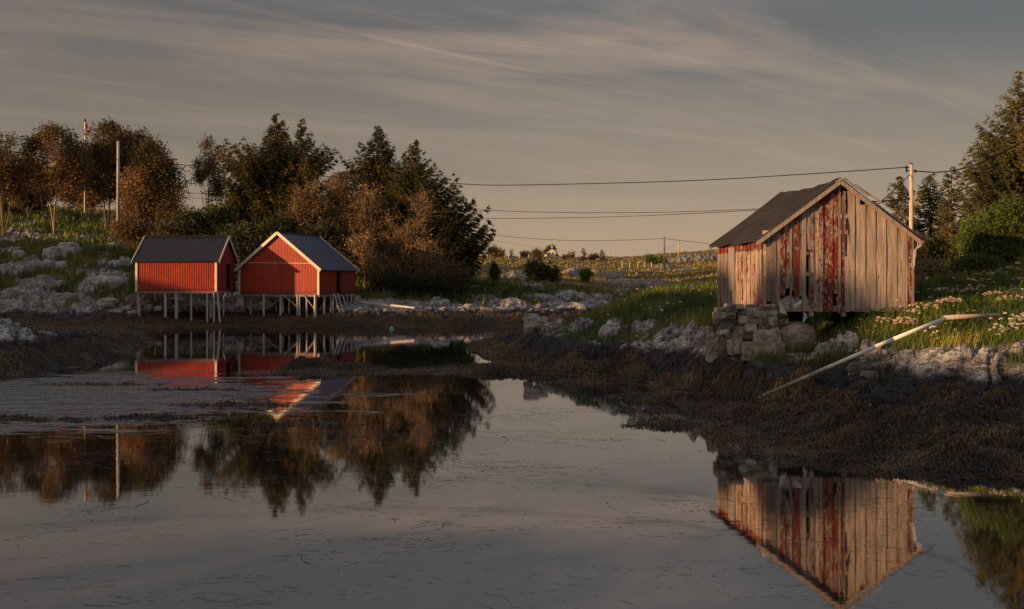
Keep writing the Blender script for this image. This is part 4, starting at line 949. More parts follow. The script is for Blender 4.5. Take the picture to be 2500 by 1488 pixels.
# left side wall: reddish near the eave, greyer to the far end
st = (GL - BLk).normalized(); SL = (GL - BLk).length; sn = Vector((st.y, -st.x, 0)); mb = MB(); n = 23
for i in range(n):
    u0, u1 = i * SL / n, (i + 1) * SL / n - .008; zb = ZB + .02 + random.uniform(-.07, .07) + (.06 if i < 3 else 0)
    add_board(mb, BLk, st, sn, u0, u1, zb, ZE - .32, ZE - .32, .03 + .02 * (i % 2), .02, (.25 if i < 11 else .42) + random.uniform(-.08, .15), .35 if i < 9 else .7)
    add_board(mb, BLk, st, sn, u0, u1, ZE - .318, ZE + .02, ZE + .02, .03 + .02 * (i % 2), .02, .85, .6, nz=2)
mb.build('side_wall', M['peeling'], barn)
mb = MB(); q0 = BLk + st * (.30 * SL); q1 = BLk + st * (.44 * SL)
mb.prism([Vector((p.x, p.y, 2.75)) + sn * o for p, o in ((q0, .07), (q1, .07), (q1, .05), (q0, .05))], [Vector((p.x, p.y, 4.02)) + sn * o for p, o in ((q0, .07), (q1, .07), (q1, .05), (q0, .05))], tone=.7); mb.build('hatch', M['post_dark'], barn)
# the walls one does not see from the water, for the light inside
for a, b, g in ((GR, BRk, False), (BRk, BLk, True)):
    mb = MB(); t = (b - a).normalized(); L = (b - a).length; nr = Vector((t.y, -t.x, 0)); n = int(L / .15)
    for i in range(n):
        u0, u1 = i * L / n, (i + 1) * L / n - .006; f = lambda u: (ZE + (ZR - ZE) * (1 - abs(2 * u / L - 1)) - .05) if g else ZE
        add_board(mb, a, t, nr, u0, u1, ZB, f(u0), f(u1), .03, .02, .5, .5, nz=2)
    mb.build('back_wall' if g else 'side_wall', M['peeling'], barn)
mb = MB(); mb.prism([Vector((p.x, p.y, ZB - .02)) for p in (GL, GR, BRk, BLk)], [Vector((p.x, p.y, ZB + .08)) for p in (GL, GR, BRk, BLk)], tone=.2); mb.build('floor', M['timber'], barn)
for z in (zv(318), zv(415), zv(540), zv(665), zv(872)):
    mb = MB(); fa, fb = (zu(800), zu(880)) if z > 4.9 else ((zu(600), zu(880)) if z > 4.4 else (.02, GLn - .02)); pA, pB = GL + gt * fa - gn * .05, GL + gt * fb - gn * .05
    mb.bar(Vector((pA.x, pA.y, z)), Vector((pB.x, pB.y, z)), .08, .11, tone=.8); mb.build('rail', M['timber'], barn)
for u in (.05, 1.3, zu(846), GLn - .05):
    mb = MB(); p = GL + gt * u - gn * .08; mb.bar(Vector((p.x, p.y, ZB - .15)), Vector((p.x, p.y, rake(min(max(u, .05), GLn - .05)) - .12)), .11, .11, tone=.4); mb.build('corner_post' if u < .1 or u > 3 else 'stud', M['timber'], barn)
# roof with a sagging ridge
def barn_roof():
    n = 12; al = (BLk - GL); aln = al.normalized(); pk = GL + gt * 1.98; ovf, ovb = .16, .25; k = (ZR - ZE) / 1.98
    for side in (-1, 1):
        V, Fc = [], []
        for i in range(n + 1):
            f = i / n; s_ = -ovf + f * (al.length + ovf + ovb); sag = -.10 * math.sin(math.pi * min(1, max(0, f))) + .02 * math.sin(i * 2.1)
            r = pk + aln * s_; e = (GL - gt * .20 if side < 0 else GR + gt * .22) + aln * s_
            zr_, ze_ = ZR + .10 + sag * .9, ZE - .20 * k + .09 + .025 * math.sin(i * 1.3 + side)
            m_ = 5
            for j in range(m_ + 1):
                g = j / m_; q = r.lerp(e, g); zq = zr_ + (ze_ - zr_) * g - .03 * math.sin(math.pi * g)
                V += [(q.x, q.y, zq), (q.x, q.y, zq - .055)]
        w_ = 12
        for i in range(n):
            for j in range(5):
                a = i * w_ + 2 * j; b = a + w_
                Fc += [(a, a + 2, b + 2, b), (a + 1, b + 1, b + 3, a + 3)]
            Fc += [(i * w_, (i + 1) * w_, (i + 1) * w_ + 1, i * w_ + 1), (i * w_ + 10, i * w_ + 11, (i + 1) * w_ + 11, (i + 1) * w_ + 10)]
        for i in (0, n):
            for j in range(5): a = i * w_ + 2 * j; Fc.append((a, a + 1, a + 3, a + 2))
        m2 = MB(); m2.add(V, Fc); m2.build('roof', M['felt'], barn)
    for s_, far in ((-ovf - .02, False), (al.length + ovb - .02, True)):
        for side in (-1, 1):
            e = (GL - gt * .22 if side < 0 else GR + gt * .20) + aln * s_; r = pk + aln * s_; m2 = MB()
            m2.bar(Vector((r.x, r.y, ZR - .02)), Vector((e.x, e.y, ZE - .22 * k - .0)), .03, .10, tone=.05); m2.build('bargeboard', M['timber'], barn)
    for i, (x0, y0, x1, y1, w_) in enumerate([(2040, 446, 2066, 433, .05), (2048, 440, 2064, 437, .06), (2066, 440, 2120, 478, .06), (2085, 452, 2152, 492, .05), (2200, 545, 2248, 580, .05), (2228, 565, 2278, 588, .035), (2130, 492, 2200, 545, .05)]):
        m2 = MB(); m2.bar(P(x0, y0 - 1, 25.1 + .03 * i), P(x1, y1, 25.1 + .03 * i), w_ * 1.2, .03, tone=.35); m2.build('loose_batten', M['timber'], barn)
barn_roof()
# flapping scraps of tarpaulin where the wall is broken
tp = MB()
def scrap(pts, th=.012, D=25.22):
    c = [P(x, y, D + (.03 if i % 2 else 0)) for i, (x, y) in enumerate(pts)]; tp.prism([p + Vector((0, th, 0)) for p in c], c)
scrap([(1884, 728), (1896, 716), (1902, 748), (1890, 738)], D=25.45); scrap([(1902, 733), (1925, 722), (1975, 735), (1990, 752), (1950, 757), (1910, 750)], D=25.5)
scrap([(1902, 733), (1912, 748), (1921, 769), (1904, 764)], D=25.25); scrap([(1962, 762), (1972, 775), (1960, 790)], D=25.2); scrap([(1962, 762), (1970, 768), (1966, 776)], D=25.17)
scrap([(1935, 748), (1955, 733), (1958, 740), (1940, 756)], D=25.2); scrap([(1966, 715), (1977, 740), (1968, 752), (1961, 730)], D=25.42)
tp.build('tarpaulin_scrap', M['tarp'], barn)
rp = thing('rope', 'frayed pale rope tangled at the right eave end of the old barn', 'rope', tuple(P(2240, 610, 25.0)))
for k in range(4):
    pts = [P(2256 - 5 * k, 588, 24.98)] + [P(2250 - i * 3.2 - k * 1.2 + 4 * math.sin(i + k), 594 + i * (4 + k) + (20 if i == 6 else 0), 24.95) for i in range(1, 8)]
    mb = MB(); [mb.rod(pts[i], pts[i + 1], .007, .007, 5) for i in range(len(pts) - 1)]; mb.build('strand', M['tarp'], rp)

# ------------------------------------------------------------------ pipe, poles, wires
pp = [P(1862, 968, 21.6), P(2000, 907, 22.0), P(2135, 848, 22.4), P(2180, 829, 22.6), P(2308, 777, 23.0)]
pipe = thing('drain_pipe', 'long white plastic pipe slanting from the grassy bank into the seaweed, stained toward its tip', 'pipe', tuple(pp[0]))
mb = MB(); [mb.rod(pp[i], pp[i + 1], .046, .046, 16) for i in range(4)]; mb.build('tube', M['pipe'], pipe, smooth=True)
for i, (x, y) in enumerate([(1877, 962), (1868, 966), (1857, 971)]):
    mb = MB(); mb.rod(P(x, y, 21.55), P(x - 5, y + 2.2, 21.55), .068 - .01 * i, .058 - .01 * i, 14); mb.build('collar', M['pipe'], pipe)
mb = MB(); mb.rod(P(2306, 776, 23.0), P(2440, 769, 23.2), .055, .045, 12, tone=.5); tag(mb.build('log', M['timber'], loc=tuple(P(2306, 776, 23.0)), smooth=True), 'brown wooden pole lying level in the grass at the upper end of the white pipe', 'log')

def pole(px, pyt, pyb, D, r, label, mat='timber', fittings=(), group=None, name='utility_pole'):
    base = P(px, pyb, D); t = thing(name, label, 'pole', tuple(base), group); mb = MB(); top = P(px, pyt, D); mb.rod(base, top, r * 1.15, r * .85, 10, tone=.8); mb.build('shaft', M[mat], t, smooth=True)
    mb = MB(); mb.rod(top, top + Vector((0, 0, .05)), r * .95, r * .5, 10); mb.build('cap', M['wire'], t)
    for (dx, y) in fittings:
        mb = MB(); a = P(px, y, D); b = P(px + dx, y, D); mb.rod(a, b, .02, .02, 6); mb.rod(b + Vector((0, 0, -.06)), b + Vector((0, 0, .06)), .04, .03, 8); mb.build('insulator', M['wire'], t)
    return t
pole(2225, 402, 640, 36, .078, 'pale wooden utility pole rising behind the right roof slope of the old barn', fittings=((-12, 409), (-12, 417), (10, 418), (-5, 486)))
pole(288.5, 345, 540, 76, .12, 'sunlit wooden pole standing among the pines on the left', fittings=())
pole(1622, 580, 662, 110, .10, 'taller dark pole standing midway up the far hillside', fittings=((-3, 583),))
pole(1657, 588, 626, 190, .14, 'smaller pole with a transformer box on the far right ridge', fittings=((4, 594),))
pole(1502, 612, 632, 215, .10, 'thin pale pole on the far skyline above the fence', fittings=())
pole(1373, 611, 632, 205, .10, 'thin pale pole on the far skyline right of the white house', fittings=())
def wire(pts, r, label, sub=8, name='power_line'):
    """pts: (px, py, D); a smooth line through them"""
    q = [P(*p) for p in pts]; out = []
    for i in range(len(q) - 1):
        p0, p1, p2, p3 = q[max(i - 1, 0)], q[i], q[i + 1], q[min(i + 2, len(q) - 1)]
        for k in range(sub):
            t = k / sub; out.append(.5 * ((2 * p1) + (p2 - p0) * t + (2 * p0 - 5 * p1 + 4 * p2 - p3) * t * t + (3 * p1 - p0 - 3 * p2 + p3) * t ** 3))
    out.append(q[-1]); mb = MB(); [mb.rod(out[i], out[i + 1], r, r, 5) for i in range(len(out) - 1)]
    return tag(mb.build(name, M['wire'], loc=tuple(q[0])), label, 'cable')
wire([(2213, 409, 36), (1930, 428, 38), (1650, 443, 40), (1250, 452.5, 43), (1115, 449, 44), (860, 436, 46), (480, 406, 48), (0, 368, 50), (-250, 342, 52)], .018, 'upper black power cable crossing the whole sky from the pole beside the barn')
wire([(2220, 486, 36), (1850, 510.5, 38.5), (1500, 520, 42), (1167, 512.5, 46), (932, 486, 50), (458, 471, 54), (70, 419, 57), (-200, 405, 59)], .012, 'upper of the two thin low cables left of the barn roof')
wire([(2220, 487, 36), (1850, 513, 38.5), (1600, 526, 41), (1400, 532, 44), (1140, 533, 47), (900, 520, 50), (458, 482, 54), (60, 432, 57), (-200, 415, 59)], .012, 'lower of the two thin low cables left of the barn roof')
wire([(2235, 418, 36), (2290, 421, 34.5), (2350, 412, 33), (2420, 386, 31), (2500, 345, 29), (2600, 285, 27)], .022, 'thick black cable running from the pole to the right past the tall spruce')
wire([(2222, 426, 36), (2190, 458, 35), (2152, 492, 34), (2130, 512, 33.4)], .016, 'short slanting stay wire between the pole and the barn roof')
wire([(1622, 583, 110), (1520, 587, 108), (1410, 588, 106), (1300, 583, 104), (1187, 573, 102), (1120, 566, 101)], .025, 'thin distant wire sagging left of the hillside pole')
wire([(1622, 583, 110), (1700, 592, 112), (1760, 600, 114)], .025, 'thin distant wire running from the hillside pole to behind the barn')
wire([(1657, 592, 190), (1560, 629, 200), (1373, 613, 205), (1210, 588, 210), (1150, 580, 212)], .02, 'faintest distant wire low over the far skyline')
wire([(2500, 683, 22), (2380, 690, 24), (2240, 705, 27)], .006, 'thin fence wire strung over the grass at the right edge', name='fence_wire')

fp = thing('flagpole', 'white flagpole with a red pennant rising above the pines on the left', 'flagpole', tuple(P(208, 520, 98)))
mb = MB(); mb.rod(P(208, 520, 98), P(208, 296, 98), .12, .07, 10); mb.build('pole_shaft', M['white'], fp, smooth=True)
mb = MB(); mb.rod(P(208, 297, 98), P(208, 291, 98), .13, .05, 10); mb.build('finial', M['wire'], fp)
def pennant(mat, y0, y1, k0, k1, nm, par, off):
    """limp pennant: from hoist (y0..y1) streaming down to the right"""
    V = []; n = 8
    for i in range(n + 1):
        f = i / n; x = 208.5 + 13.5 * f + .6 * math.sin(f * 7); cy = 308 + 15 * f ** 1.2; hh = 9.5 * (1 - .75 * f)
        for v in (y0, y1):
            q = P(x, cy + hh * v, 97.9 + .25 * math.sin(f * 6 + v)); V += [tuple(q + Vector((0, -off, 0))), tuple(q + Vector((0, off, 0)))]
    Fc = []
    for i in range(n): a, b = 4 * i, 4 * i + 4; Fc += [(a, b, b + 2, a + 2), (a + 1, a + 3, b + 3, b + 1), (a, a + 1, b + 1, b), (a + 2, b + 2, b + 3, a + 3)]
    m2 = MB(); m2.add(V, Fc + [(0, 2, 3, 1), (4 * n, 4 * n + 1, 4 * n + 3, 4 * n + 2)]); return m2.build(nm, M[mat], par)
pf = pennant('flag_red', -1, 1, 0, 1, 'pennant', fp, .012)
pennant('flag_white', -.32, .32, 0, 1, 'white_stripe', pf, .03); pennant('flag_blue', -.13, .13, 0, 1, 'blue_stripe', pf, .045)

# fence posts on the far hill, wooden, one by one
def posts(lst, D, label, grp):
    for px, pt, pb in lst:
        h = (pb - pt) / F * D; b = P(px, pb, D); b.z = min(b.z, float(gz(b.x, D))) - .05; mb = MB(); t = P(px, pt, D) + Vector((random.uniform(-.08, .08), 0, 0)); r_ = .00042 * D; mb.rod(b, t, r_, r_ * .85, 6, tone=.9); mb.rod(t, t + Vector((0, 0, .05)), r_ * .85, r_ * .4, 6, tone=.9)
        tag(mb.build('fence_post', M['post'], loc=tuple(b)), label, 'fence post', grp)
posts([(1190, 618, 628), (1209, 618, 630), (1242, 619, 629), (1269, 620, 630), (1291, 622, 630)], 185, 'one of the short pale posts along the skyline left of the white house', 'fence posts on the skyline')
posts([(1362, 622, 637), (1393, 628, 644), (1411, 632, 647), (1427, 648, 654), (1447, 645, 661), (1467, 650, 663), (1482, 651, 666), (1554, 665, 680), (1576, 671, 686)], 128, 'one of the pale fence posts stepping down the hillside right of the white house', 'fence posts stepping down the hill')
posts([(1519, 636, 647), (1537, 639, 648), (1557, 641, 651), (1573, 641, 651), (1590, 642, 653), (1615, 648, 656), (1631, 649, 657), (1643, 649, 657), (1658, 649, 659), (1675, 651, 662), (1692, 655, 666), (1708, 660, 669), (1719, 661, 668), (1728, 660, 669), (1736, 663, 670), (1750, 664, 672)], 150, 'one of the small fence posts in the row below the far right ridge', 'fence posts below the right ridge')

# white house on the far ridge
HD = 420; hs = thing('house', 'small white gabled house with an annexe on the far ridge', 'house', (X_(1345, HD), HD, 11))
def gable_house(nm, x0, x1, ye, yr, D, dep, rname='roof'):
    a, b, m_ = X_(x0, D), X_(x1, D), X_((x0 + x1) / 2, D); ze, zr = Z_(ye, D), Z_(yr, D); k = Vector((.9, dep, 0)); mb = MB()
    A = [Vector((a, D, 11)), Vector((b, D, 11)), Vector((b, D, ze)), Vector((m_, D, zr)), Vector((a, D, ze))]; mb.prism(A, [p + k for p in A]); mb.build(nm, M['white'], hs)
    mb = MB()
    for e in (Vector((a - .35, D - .3, ze - .25)), Vector((b + .35, D - .3, ze - .25))):
        t = Vector((m_, D - .3, zr + .12)); u = Vector((0, 0, .16)); kk = k * 1.06; mb.prism([e, t, t + kk, e + kk], [e + u, t + u, t + kk + u, e + kk + u])
    return mb.build(rname, M['roof_blue'], hs)
rf = gable_house('wall', 1335, 1357, 615, 606.5, HD, 7); gable_house('annexe', 1326, 1336, 623, 618.5, HD - 3, 3, 'annexe_roof')
mb = MB(); mb.box((X_(1348, HD), HD + 3, Z_(604, HD)), (.7, .7, 1.4)); mb.build('chimney', M['white'], rf)
for px_ in (1342, 1350): mb = MB(); mb.box((X_(px_, HD), HD - .02, Z_(618, HD)), (.55, .06, .8)); mb.build('window', M['dark'], hs)
mb = MB(); xa, xb = X_(1357, HD), X_(1368, HD); mb.prism([(xa, HD, 11), (xb, HD, 11), (xb, HD + 5, 11), (xa, HD + 5, 11)], [(xa, HD, Z_(618, HD)), (xb, HD, Z_(627, HD)), (xb, HD + 5, Z_(627, HD)), (xa, HD + 5, Z_(618, HD))]); mb.build('shed', M['roof_dark'], hs)

# ------------------------------------------------------------------ trees
def spruce(label, px, ptop, pbase, D, prof, mat='spruce', seed=1, crown0=.08, dens=1.0, group='tall spruces', trunkvis=.0, up=.25, el=.30, name='spruce_tree'):
    """prof: (py, left px, right px) half widths of the silhouette"""
    sz = min(1, max(.22, (pbase - ptop) / 190)); TV = []
    rng = np.random.default_rng(seed); bx = X_(px, D); zb = min(Z_(pbase, D), float(gz(bx, D))) - .2; zt = Z_(ptop, D); H = zt - zb
    t = thing(name, label, 'tree', (bx, D, zb), group)
    py = np.array([p[0] for p in prof], float); zl = CH - (py - HY) / F * D; o = np.argsort(zl)
    lw, rw = np.array([p[1] for p in prof])[o] / F * D * 1.14, np.array([p[2] for p in prof])[o] / F * D * 1.14; zl = zl[o]
    nb = int(H * 19 * dens); zg = np.linspace(zb + H * crown0, zt, 200); wg = (np.interp(zg, zl, lw) + np.interp(zg, zl, rw)) ** .8 + .25; cg = np.cumsum(wg); cg /= cg[-1]; zs = np.interp((np.arange(nb) + rng.random(nb)) / nb, cg, zg)
    zs = np.minimum(zs, zt - .05)
    T0, T1, R0, R1, LP, LD = [], [], [], [], [], []
    step = .0034 * D * sz ** .6
    for zq in zs:
        az = rng.uniform(0, 2 * math.pi); c = math.cos(az); l_, r_ = np.interp(zq, zl, lw), np.interp(zq, zl, rw)
        side = r_ if c > 0 else l_; L = (abs(c) * side + (1 - abs(c)) * .75 * (l_ + r_) / 2) * rng.uniform(.66, 1.10) ** (1 if rng.random() < .5 else .4)
        zt2 = zq + L * (up * .35 + .30 * ((zq - zb) / H) ** 2 + .05); l2, r2 = np.interp(zt2, zl, lw), np.interp(zt2, zl, rw); L *= min(1.0, ((r2 if c > 0 else l2) + .1) / (side + .1)) if zt2 < zt else .45
        f = (zq - zb) / H; L = max(L, .15 + .2 * (1 - f)); u = np.array([math.cos(az), math.sin(az), 0])
        n = max(3, int(L / .45) + 2); s = np.linspace(0, 1, n); rise = L * ((up * .35 + .30 * f ** 2 - .05) * s - .22 * np.sin(s * math.pi) * (1 - .5 * f) + .16 * s ** 3) + rng.normal(0, .03) * L * s
        drop = 0 if f > .25 else -.25 * L
        p = np.array([bx, D, zq + drop * 0]) + u * (s * L)[:, None] + np.array([0, 0, 1.0]) * rise[:, None]
        r = (.010 + .012 * L) * (1 - s * .85)
        T0.append(p[:-1]); T1.append(p[1:]); R0.append(r[:-1]); R1.append(r[1:])
        # side twigs
        m = max(2, int(L / (step * 1.1))); ss = (.18 + .82 * (np.arange(m) + rng.random(m)) / m) if L > .6 else (np.arange(m) + .5) / m
        ip = np.stack([np.interp(ss, s, p[:, k]) for k in range(3)], -1)
        perp = np.array([-u[1], u[0], 0]); tl = (.26 * L * (1 - ss) + .12 + .05 * L) * rng.uniform(.5, 1.1, m)
        for sg in (-1, 1):
            k = max(2, int(.55 * L / step / 3) + 1); dirs = perp * sg * .8 + u * .75 + np.array([0, 0, -.10]); dirs = dirs / np.linalg.norm(dirs)
            g = (np.arange(k) + .5) / k
            q = ip[:, None] + dirs * (tl[:, None] * g[None])[:, :, None] - np.array([0, 0, 1.0]) * (tl[:, None] * g[None] ** 2 * .25)[:, :, None]
            LP.append(q.reshape(-1, 3)); LD.append(np.broadcast_to(dirs, (m * k, 3)))
            # each side twig is a flat pointed plume of needles
            hw = .00105 * D * sz ** .6 * rng.uniform(.7, 1.3, m); dj = dirs + rng.normal(0, .16, (m, 3)); e = ip + dj * (tl * 1.12)[:, None]; e[:, 2] -= tl * .22
            mid = ip + dj * (tl * .45)[:, None]; wv = np.cross(dirs, [0, 0, 1.0]) + rng.normal(0, .35, (m, 3)); wv *= hw[:, None]
            TV.append(np.stack([ip, mid - wv, e, mid + wv], 1))
        LP.append(p[-1:]); LD.append(u[None] + [[0, 0, .35]])
        wv = perp[None] * (.0011 * D * sz ** .6) * (1 - .6 * s[:-1, None]); a_, b_ = p[:-1], p[1:]; TV.append(np.stack([a_ - wv, b_ - wv * .8, b_ + wv * .8, a_ + wv], 1))
    # trunk
    zz_ = np.linspace(zb, zt, 10); tp_ = np.stack([bx + .02 * H * np.sin(zz_ * .7 + seed) * .3 * (zz_ - zb) / H, np.full(10, D), zz_], -1); rr = .018 * H * (1 - (zz_ - zb) / H) + .02
    V, FA = tubes(np.concatenate([tp_[:-1]] + T0), np.concatenate([tp_[1:]] + T1), np.concatenate([rr[:-1]] + R0), np.concatenate([rr[1:]] + R1), 5)
    npmesh('trunk', V, FA, M['bark'], t)
    LP, LD = np.concatenate(LP), np.concatenate(LD); k = 4
    V, FA = sprays(LP, LD, .0030 * D * sz, .0009 * D * sz ** .5, k, .42, rng, .10)
    tone = np.clip(np.repeat(fbm3(LP[:, 0] * .7, LP[:, 1] * .7, LP[:, 2] * .7, 2, seed) * 1.6 - .5 + rng.normal(0, .15, len(LP)), k) , 0, 1)
    TV = np.concatenate(TV); c = TV.mean(1); tt_ = np.clip(fbm3(c[:, 0] * .7, c[:, 1] * .7, c[:, 2] * .7, 2, seed) * 1.4 - .5 + rng.normal(0, .12, len(c)), 0, 1)
    V2 = TV.reshape(-1, 3); F2 = np.arange(len(V2)).reshape(-1, 4) + len(V)
    npmesh('crown', np.concatenate([V, V2]), [FA, F2], M[mat], t, attrs=dict(tone=np.concatenate([np.repeat(tone, 3), np.repeat(tt_, 4)])))
    return t
def crown_tree(label, px, pbase, D, blobs, mat, seed=1, ncl=220, stems=2, leaf=.0027, lw=.0016, clus=.0055, per=24, barkm='bark', twig=1.0, name='pine_tree', group=None, cat='tree', stem_r=.013, gap=.42, part='crown', flat=.75):
    """blobs: (px, py, half width px, half height px) lobes of the crown; leaf clusters fill them, limbs reach each cluster"""
    rng = np.random.default_rng(seed); bx = X_(px, D); zb = float(gz(bx, D)) - .15
    q_ = min(1, max(.10, np.mean([b[2] for b in blobs]) / 30)); clus *= q_; leaf *= q_ ** .7; lw *= q_ ** .6
    if pbase: zb = min(Z_(pbase, D), zb)
    t = thing(name, label, cat, (bx, D, zb), group); C = []
    wts = np.array([b[2] * b[3] for b in blobs], float); wts /= wts.sum()
    for b, wq in zip(blobs, wts):
        n = int(ncl * wq) + 3; v = rng.normal(0, 1, (n * 3, 3)); v /= np.linalg.norm(v, axis=1, keepdims=True); v *= rng.uniform(.25, 1, (n * 3, 1)) ** .4
        v *= (1 + .35 * (fbm3(v[:, 0] * 1.7 + seed, v[:, 1] * 1.7, v[:, 2] * 1.7, 2, seed) - .5) * 2)[:, None]
        c = np.stack([X_(b[0], D) + v[:, 0] * b[2] / F * D, D + v[:, 1] * b[2] / F * D * flat, Z_(b[1], D) + v[:, 2] * b[3] / F * D], -1)
        keep = fbm3(c[:, 0] * 1.1 + seed, c[:, 1] * 1.1, c[:, 2] * 1.1, 2, 13) > gap; C.append(c[keep][:n])
    C = np.concatenate(C); zlo, zhi = C[:, 2].min(), C[:, 2].max(); H = zhi - zb
    C = C[C[:, 2] > gz(C[:, 0], C[:, 1]) + .1]
    # stems
    ST = []; T0, T1, R0, R1 = [], [], [], []
    for k in range(stems):
        a = rng.uniform(0, 6.28); b = blobs[k % len(blobs)]; tipx = X_(b[0], D) + rng.normal(0, .12) * H * .3 * (stems > 1); tipz = Z_(b[1] - b[3] * .7, D); s = np.linspace(0, 1, 8)
        q = np.stack([bx + (tipx - bx) * s ** 1.3 + .03 * H * np.sin(s * 5 + a) * s, D + .12 * math.sin(a) * H * s * (stems > 1), zb + (tipz - zb) * s], -1); ST.append(q)
        r = stem_r * H / (stems ** .4) * (1 - s * .85); T0.append(q[:-1]); T1.append(q[1:]); R0.append(r[:-1]); R1.append(r[1:])
    A = np.concatenate([np.stack([np.interp(np.linspace(0, 7, 36), np.arange(8), q[:, k]) for k in range(3)], -1) for q in ST])
    ah = np.concatenate([np.linspace(0, 1, 36)] * stems)
    for c in C[: int(len(C) * twig) if twig < 1 else None]:
        d = np.hypot(A[:, 0] - c[0], A[:, 1] - c[1]); want = c[2] - .55 * d - .2; sc = np.abs(A[:, 2] - want) + .4 * d + 3 * (ah < .12); a = A[np.argmin(sc)]
        n = 5; s = np.linspace(0, 1, n)[:, None]; mid = rng.normal(0, .06, 3) * np.linalg.norm(c - a)
        q = a + (c - a) * s + np.array([0, 0, -1.0]) * np.sin(s * math.pi) * .10 * np.linalg.norm(c - a) + mid * np.sin(s * math.pi)
        r = (.0035 + .010 * np.linalg.norm(c - a)) * (1 - .8 * s[:, 0]) ; r = np.maximum(r, .00016 * D); T0.append(q[:-1]); T1.append(q[1:]); R0.append(r[:-1]); R1.append(r[1:])
        for _ in range(3):   # finer twigs near the end
            e = c + rng.normal(0, 1, 3) * clus * D * 1.1; b0 = q[rng.integers(2, n - 1)]; T0.append(b0[None]); T1.append(e[None]); R0.append([max(.005, .00018 * D)]); R1.append([.00008 * D])
    V, FA = tubes(np.concatenate(T0), np.concatenate(T1), np.concatenate([np.asarray(r) for r in R0]), np.concatenate([np.asarray(r) for r in R1]), 4)
    npmesh('trunk', V, FA, M[barkm], t)
    n = len(C); pt = np.repeat(C, per, 0) + rng.normal(0, clus * D * .6, (n * per, 3)); out = pt - np.repeat(C, per, 0); out[:, 2] += .25 * clus * D
    V, FA = sprays(pt, out / (np.linalg.norm(out, axis=1, keepdims=True) + 1e-6), leaf * D, lw * D, 2, .6, rng)
    hh = (np.repeat(C[:, 2], per * 2) - zlo) / max(zhi - zlo, .1)
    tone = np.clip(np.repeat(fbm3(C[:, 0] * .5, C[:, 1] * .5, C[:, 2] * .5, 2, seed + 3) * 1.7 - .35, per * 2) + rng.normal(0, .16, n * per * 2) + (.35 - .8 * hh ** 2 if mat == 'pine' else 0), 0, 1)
    npmesh(part, V, FA, M[mat], t, attrs=dict(tone=np.repeat(tone, 3)))
    return t

G1 = 'pines on the left slope'
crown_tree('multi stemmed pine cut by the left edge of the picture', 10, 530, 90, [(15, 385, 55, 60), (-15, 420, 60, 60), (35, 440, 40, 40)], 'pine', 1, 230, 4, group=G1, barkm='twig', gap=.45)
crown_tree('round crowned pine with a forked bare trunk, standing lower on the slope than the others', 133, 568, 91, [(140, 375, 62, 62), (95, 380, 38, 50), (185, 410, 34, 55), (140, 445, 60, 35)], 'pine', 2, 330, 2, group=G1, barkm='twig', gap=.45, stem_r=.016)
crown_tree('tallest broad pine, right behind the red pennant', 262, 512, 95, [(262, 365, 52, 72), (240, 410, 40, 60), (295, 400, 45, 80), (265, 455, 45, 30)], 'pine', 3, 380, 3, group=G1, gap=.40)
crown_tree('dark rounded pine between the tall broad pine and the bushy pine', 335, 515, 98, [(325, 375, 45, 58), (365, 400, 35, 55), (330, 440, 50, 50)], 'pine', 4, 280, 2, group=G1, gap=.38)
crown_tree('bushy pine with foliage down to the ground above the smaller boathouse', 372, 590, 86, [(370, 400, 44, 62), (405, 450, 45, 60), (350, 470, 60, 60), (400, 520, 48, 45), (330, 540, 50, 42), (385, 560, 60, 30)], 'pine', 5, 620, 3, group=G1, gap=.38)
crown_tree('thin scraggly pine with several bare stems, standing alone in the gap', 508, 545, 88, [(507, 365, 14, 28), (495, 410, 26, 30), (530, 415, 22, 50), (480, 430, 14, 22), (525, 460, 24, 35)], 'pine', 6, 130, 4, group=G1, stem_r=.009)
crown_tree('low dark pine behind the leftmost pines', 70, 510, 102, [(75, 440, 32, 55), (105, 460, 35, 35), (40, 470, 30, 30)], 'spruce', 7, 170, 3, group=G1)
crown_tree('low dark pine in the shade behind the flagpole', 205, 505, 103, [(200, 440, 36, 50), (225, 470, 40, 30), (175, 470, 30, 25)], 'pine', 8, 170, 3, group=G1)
G2 = 'spruces behind the boathouses'
spruce('tallest spruce, broad with long ragged limbs on its left side', 676, 277, 650, 84, [(277, 2, 2), (310, 22, 20), (325, 50, 24), (350, 90, 30), (355, 128, 32), (400, 130, 45), (450, 115, 60), (520, 105, 70), (600, 85, 70), (650, 70, 60)], seed=11, dens=2.17, group=G2, up=.42)
spruce('slender spruce with its sunlit trunk showing, right beside the tallest spruce', 737, 290, 650, 83, [(290, 2, 2), (310, 8, 12), (340, 16, 32), (352, 24, 62), (378, 30, 88), (410, 40, 80), (450, 50, 70), (520, 60, 70), (600, 60, 60)], seed=12, dens=1.47, group=G2, up=.40)
spruce('dark spruce half hidden on the left flank of the tallest spruce', 600, 415, 640, 85, [(415, 4, 4), (440, 25, 25), (480, 48, 45), (540, 60, 60), (620, 60, 60)], seed=13, dens=1.96, group=G2)
spruce('pointed spruce, the left of the pair further right', 922, 308, 665, 84, [(308, 2, 2), (335, 18, 20), (350, 38, 28), (380, 45, 40), (400, 76, 55), (450, 72, 70), (520, 75, 80), (620, 75, 80)], seed=14, dens=2.10, group=G2)
spruce('rightmost spruce, its long lower limbs reaching out over the bank', 1012, 342, 690, 80, [(342, 2, 2), (362, 12, 18), (390, 30, 40), (415, 45, 58), (432, 55, 98), (450, 60, 92), (480, 62, 105), (505, 65, 150), (540, 65, 135), (560, 65, 172), (580, 65, 196), (610, 65, 165), (640, 60, 150), (690, 60, 130)], seed=15, dens=2.45, group=G2, up=.30)
spruce('low dark spruce filling the gap between the two pairs of tall spruces', 835, 418, 650, 86, [(418, 4, 4), (440, 26, 26), (480, 42, 42), (560, 60, 60), (640, 65, 60)], seed=16, dens=1.82, group=G2)
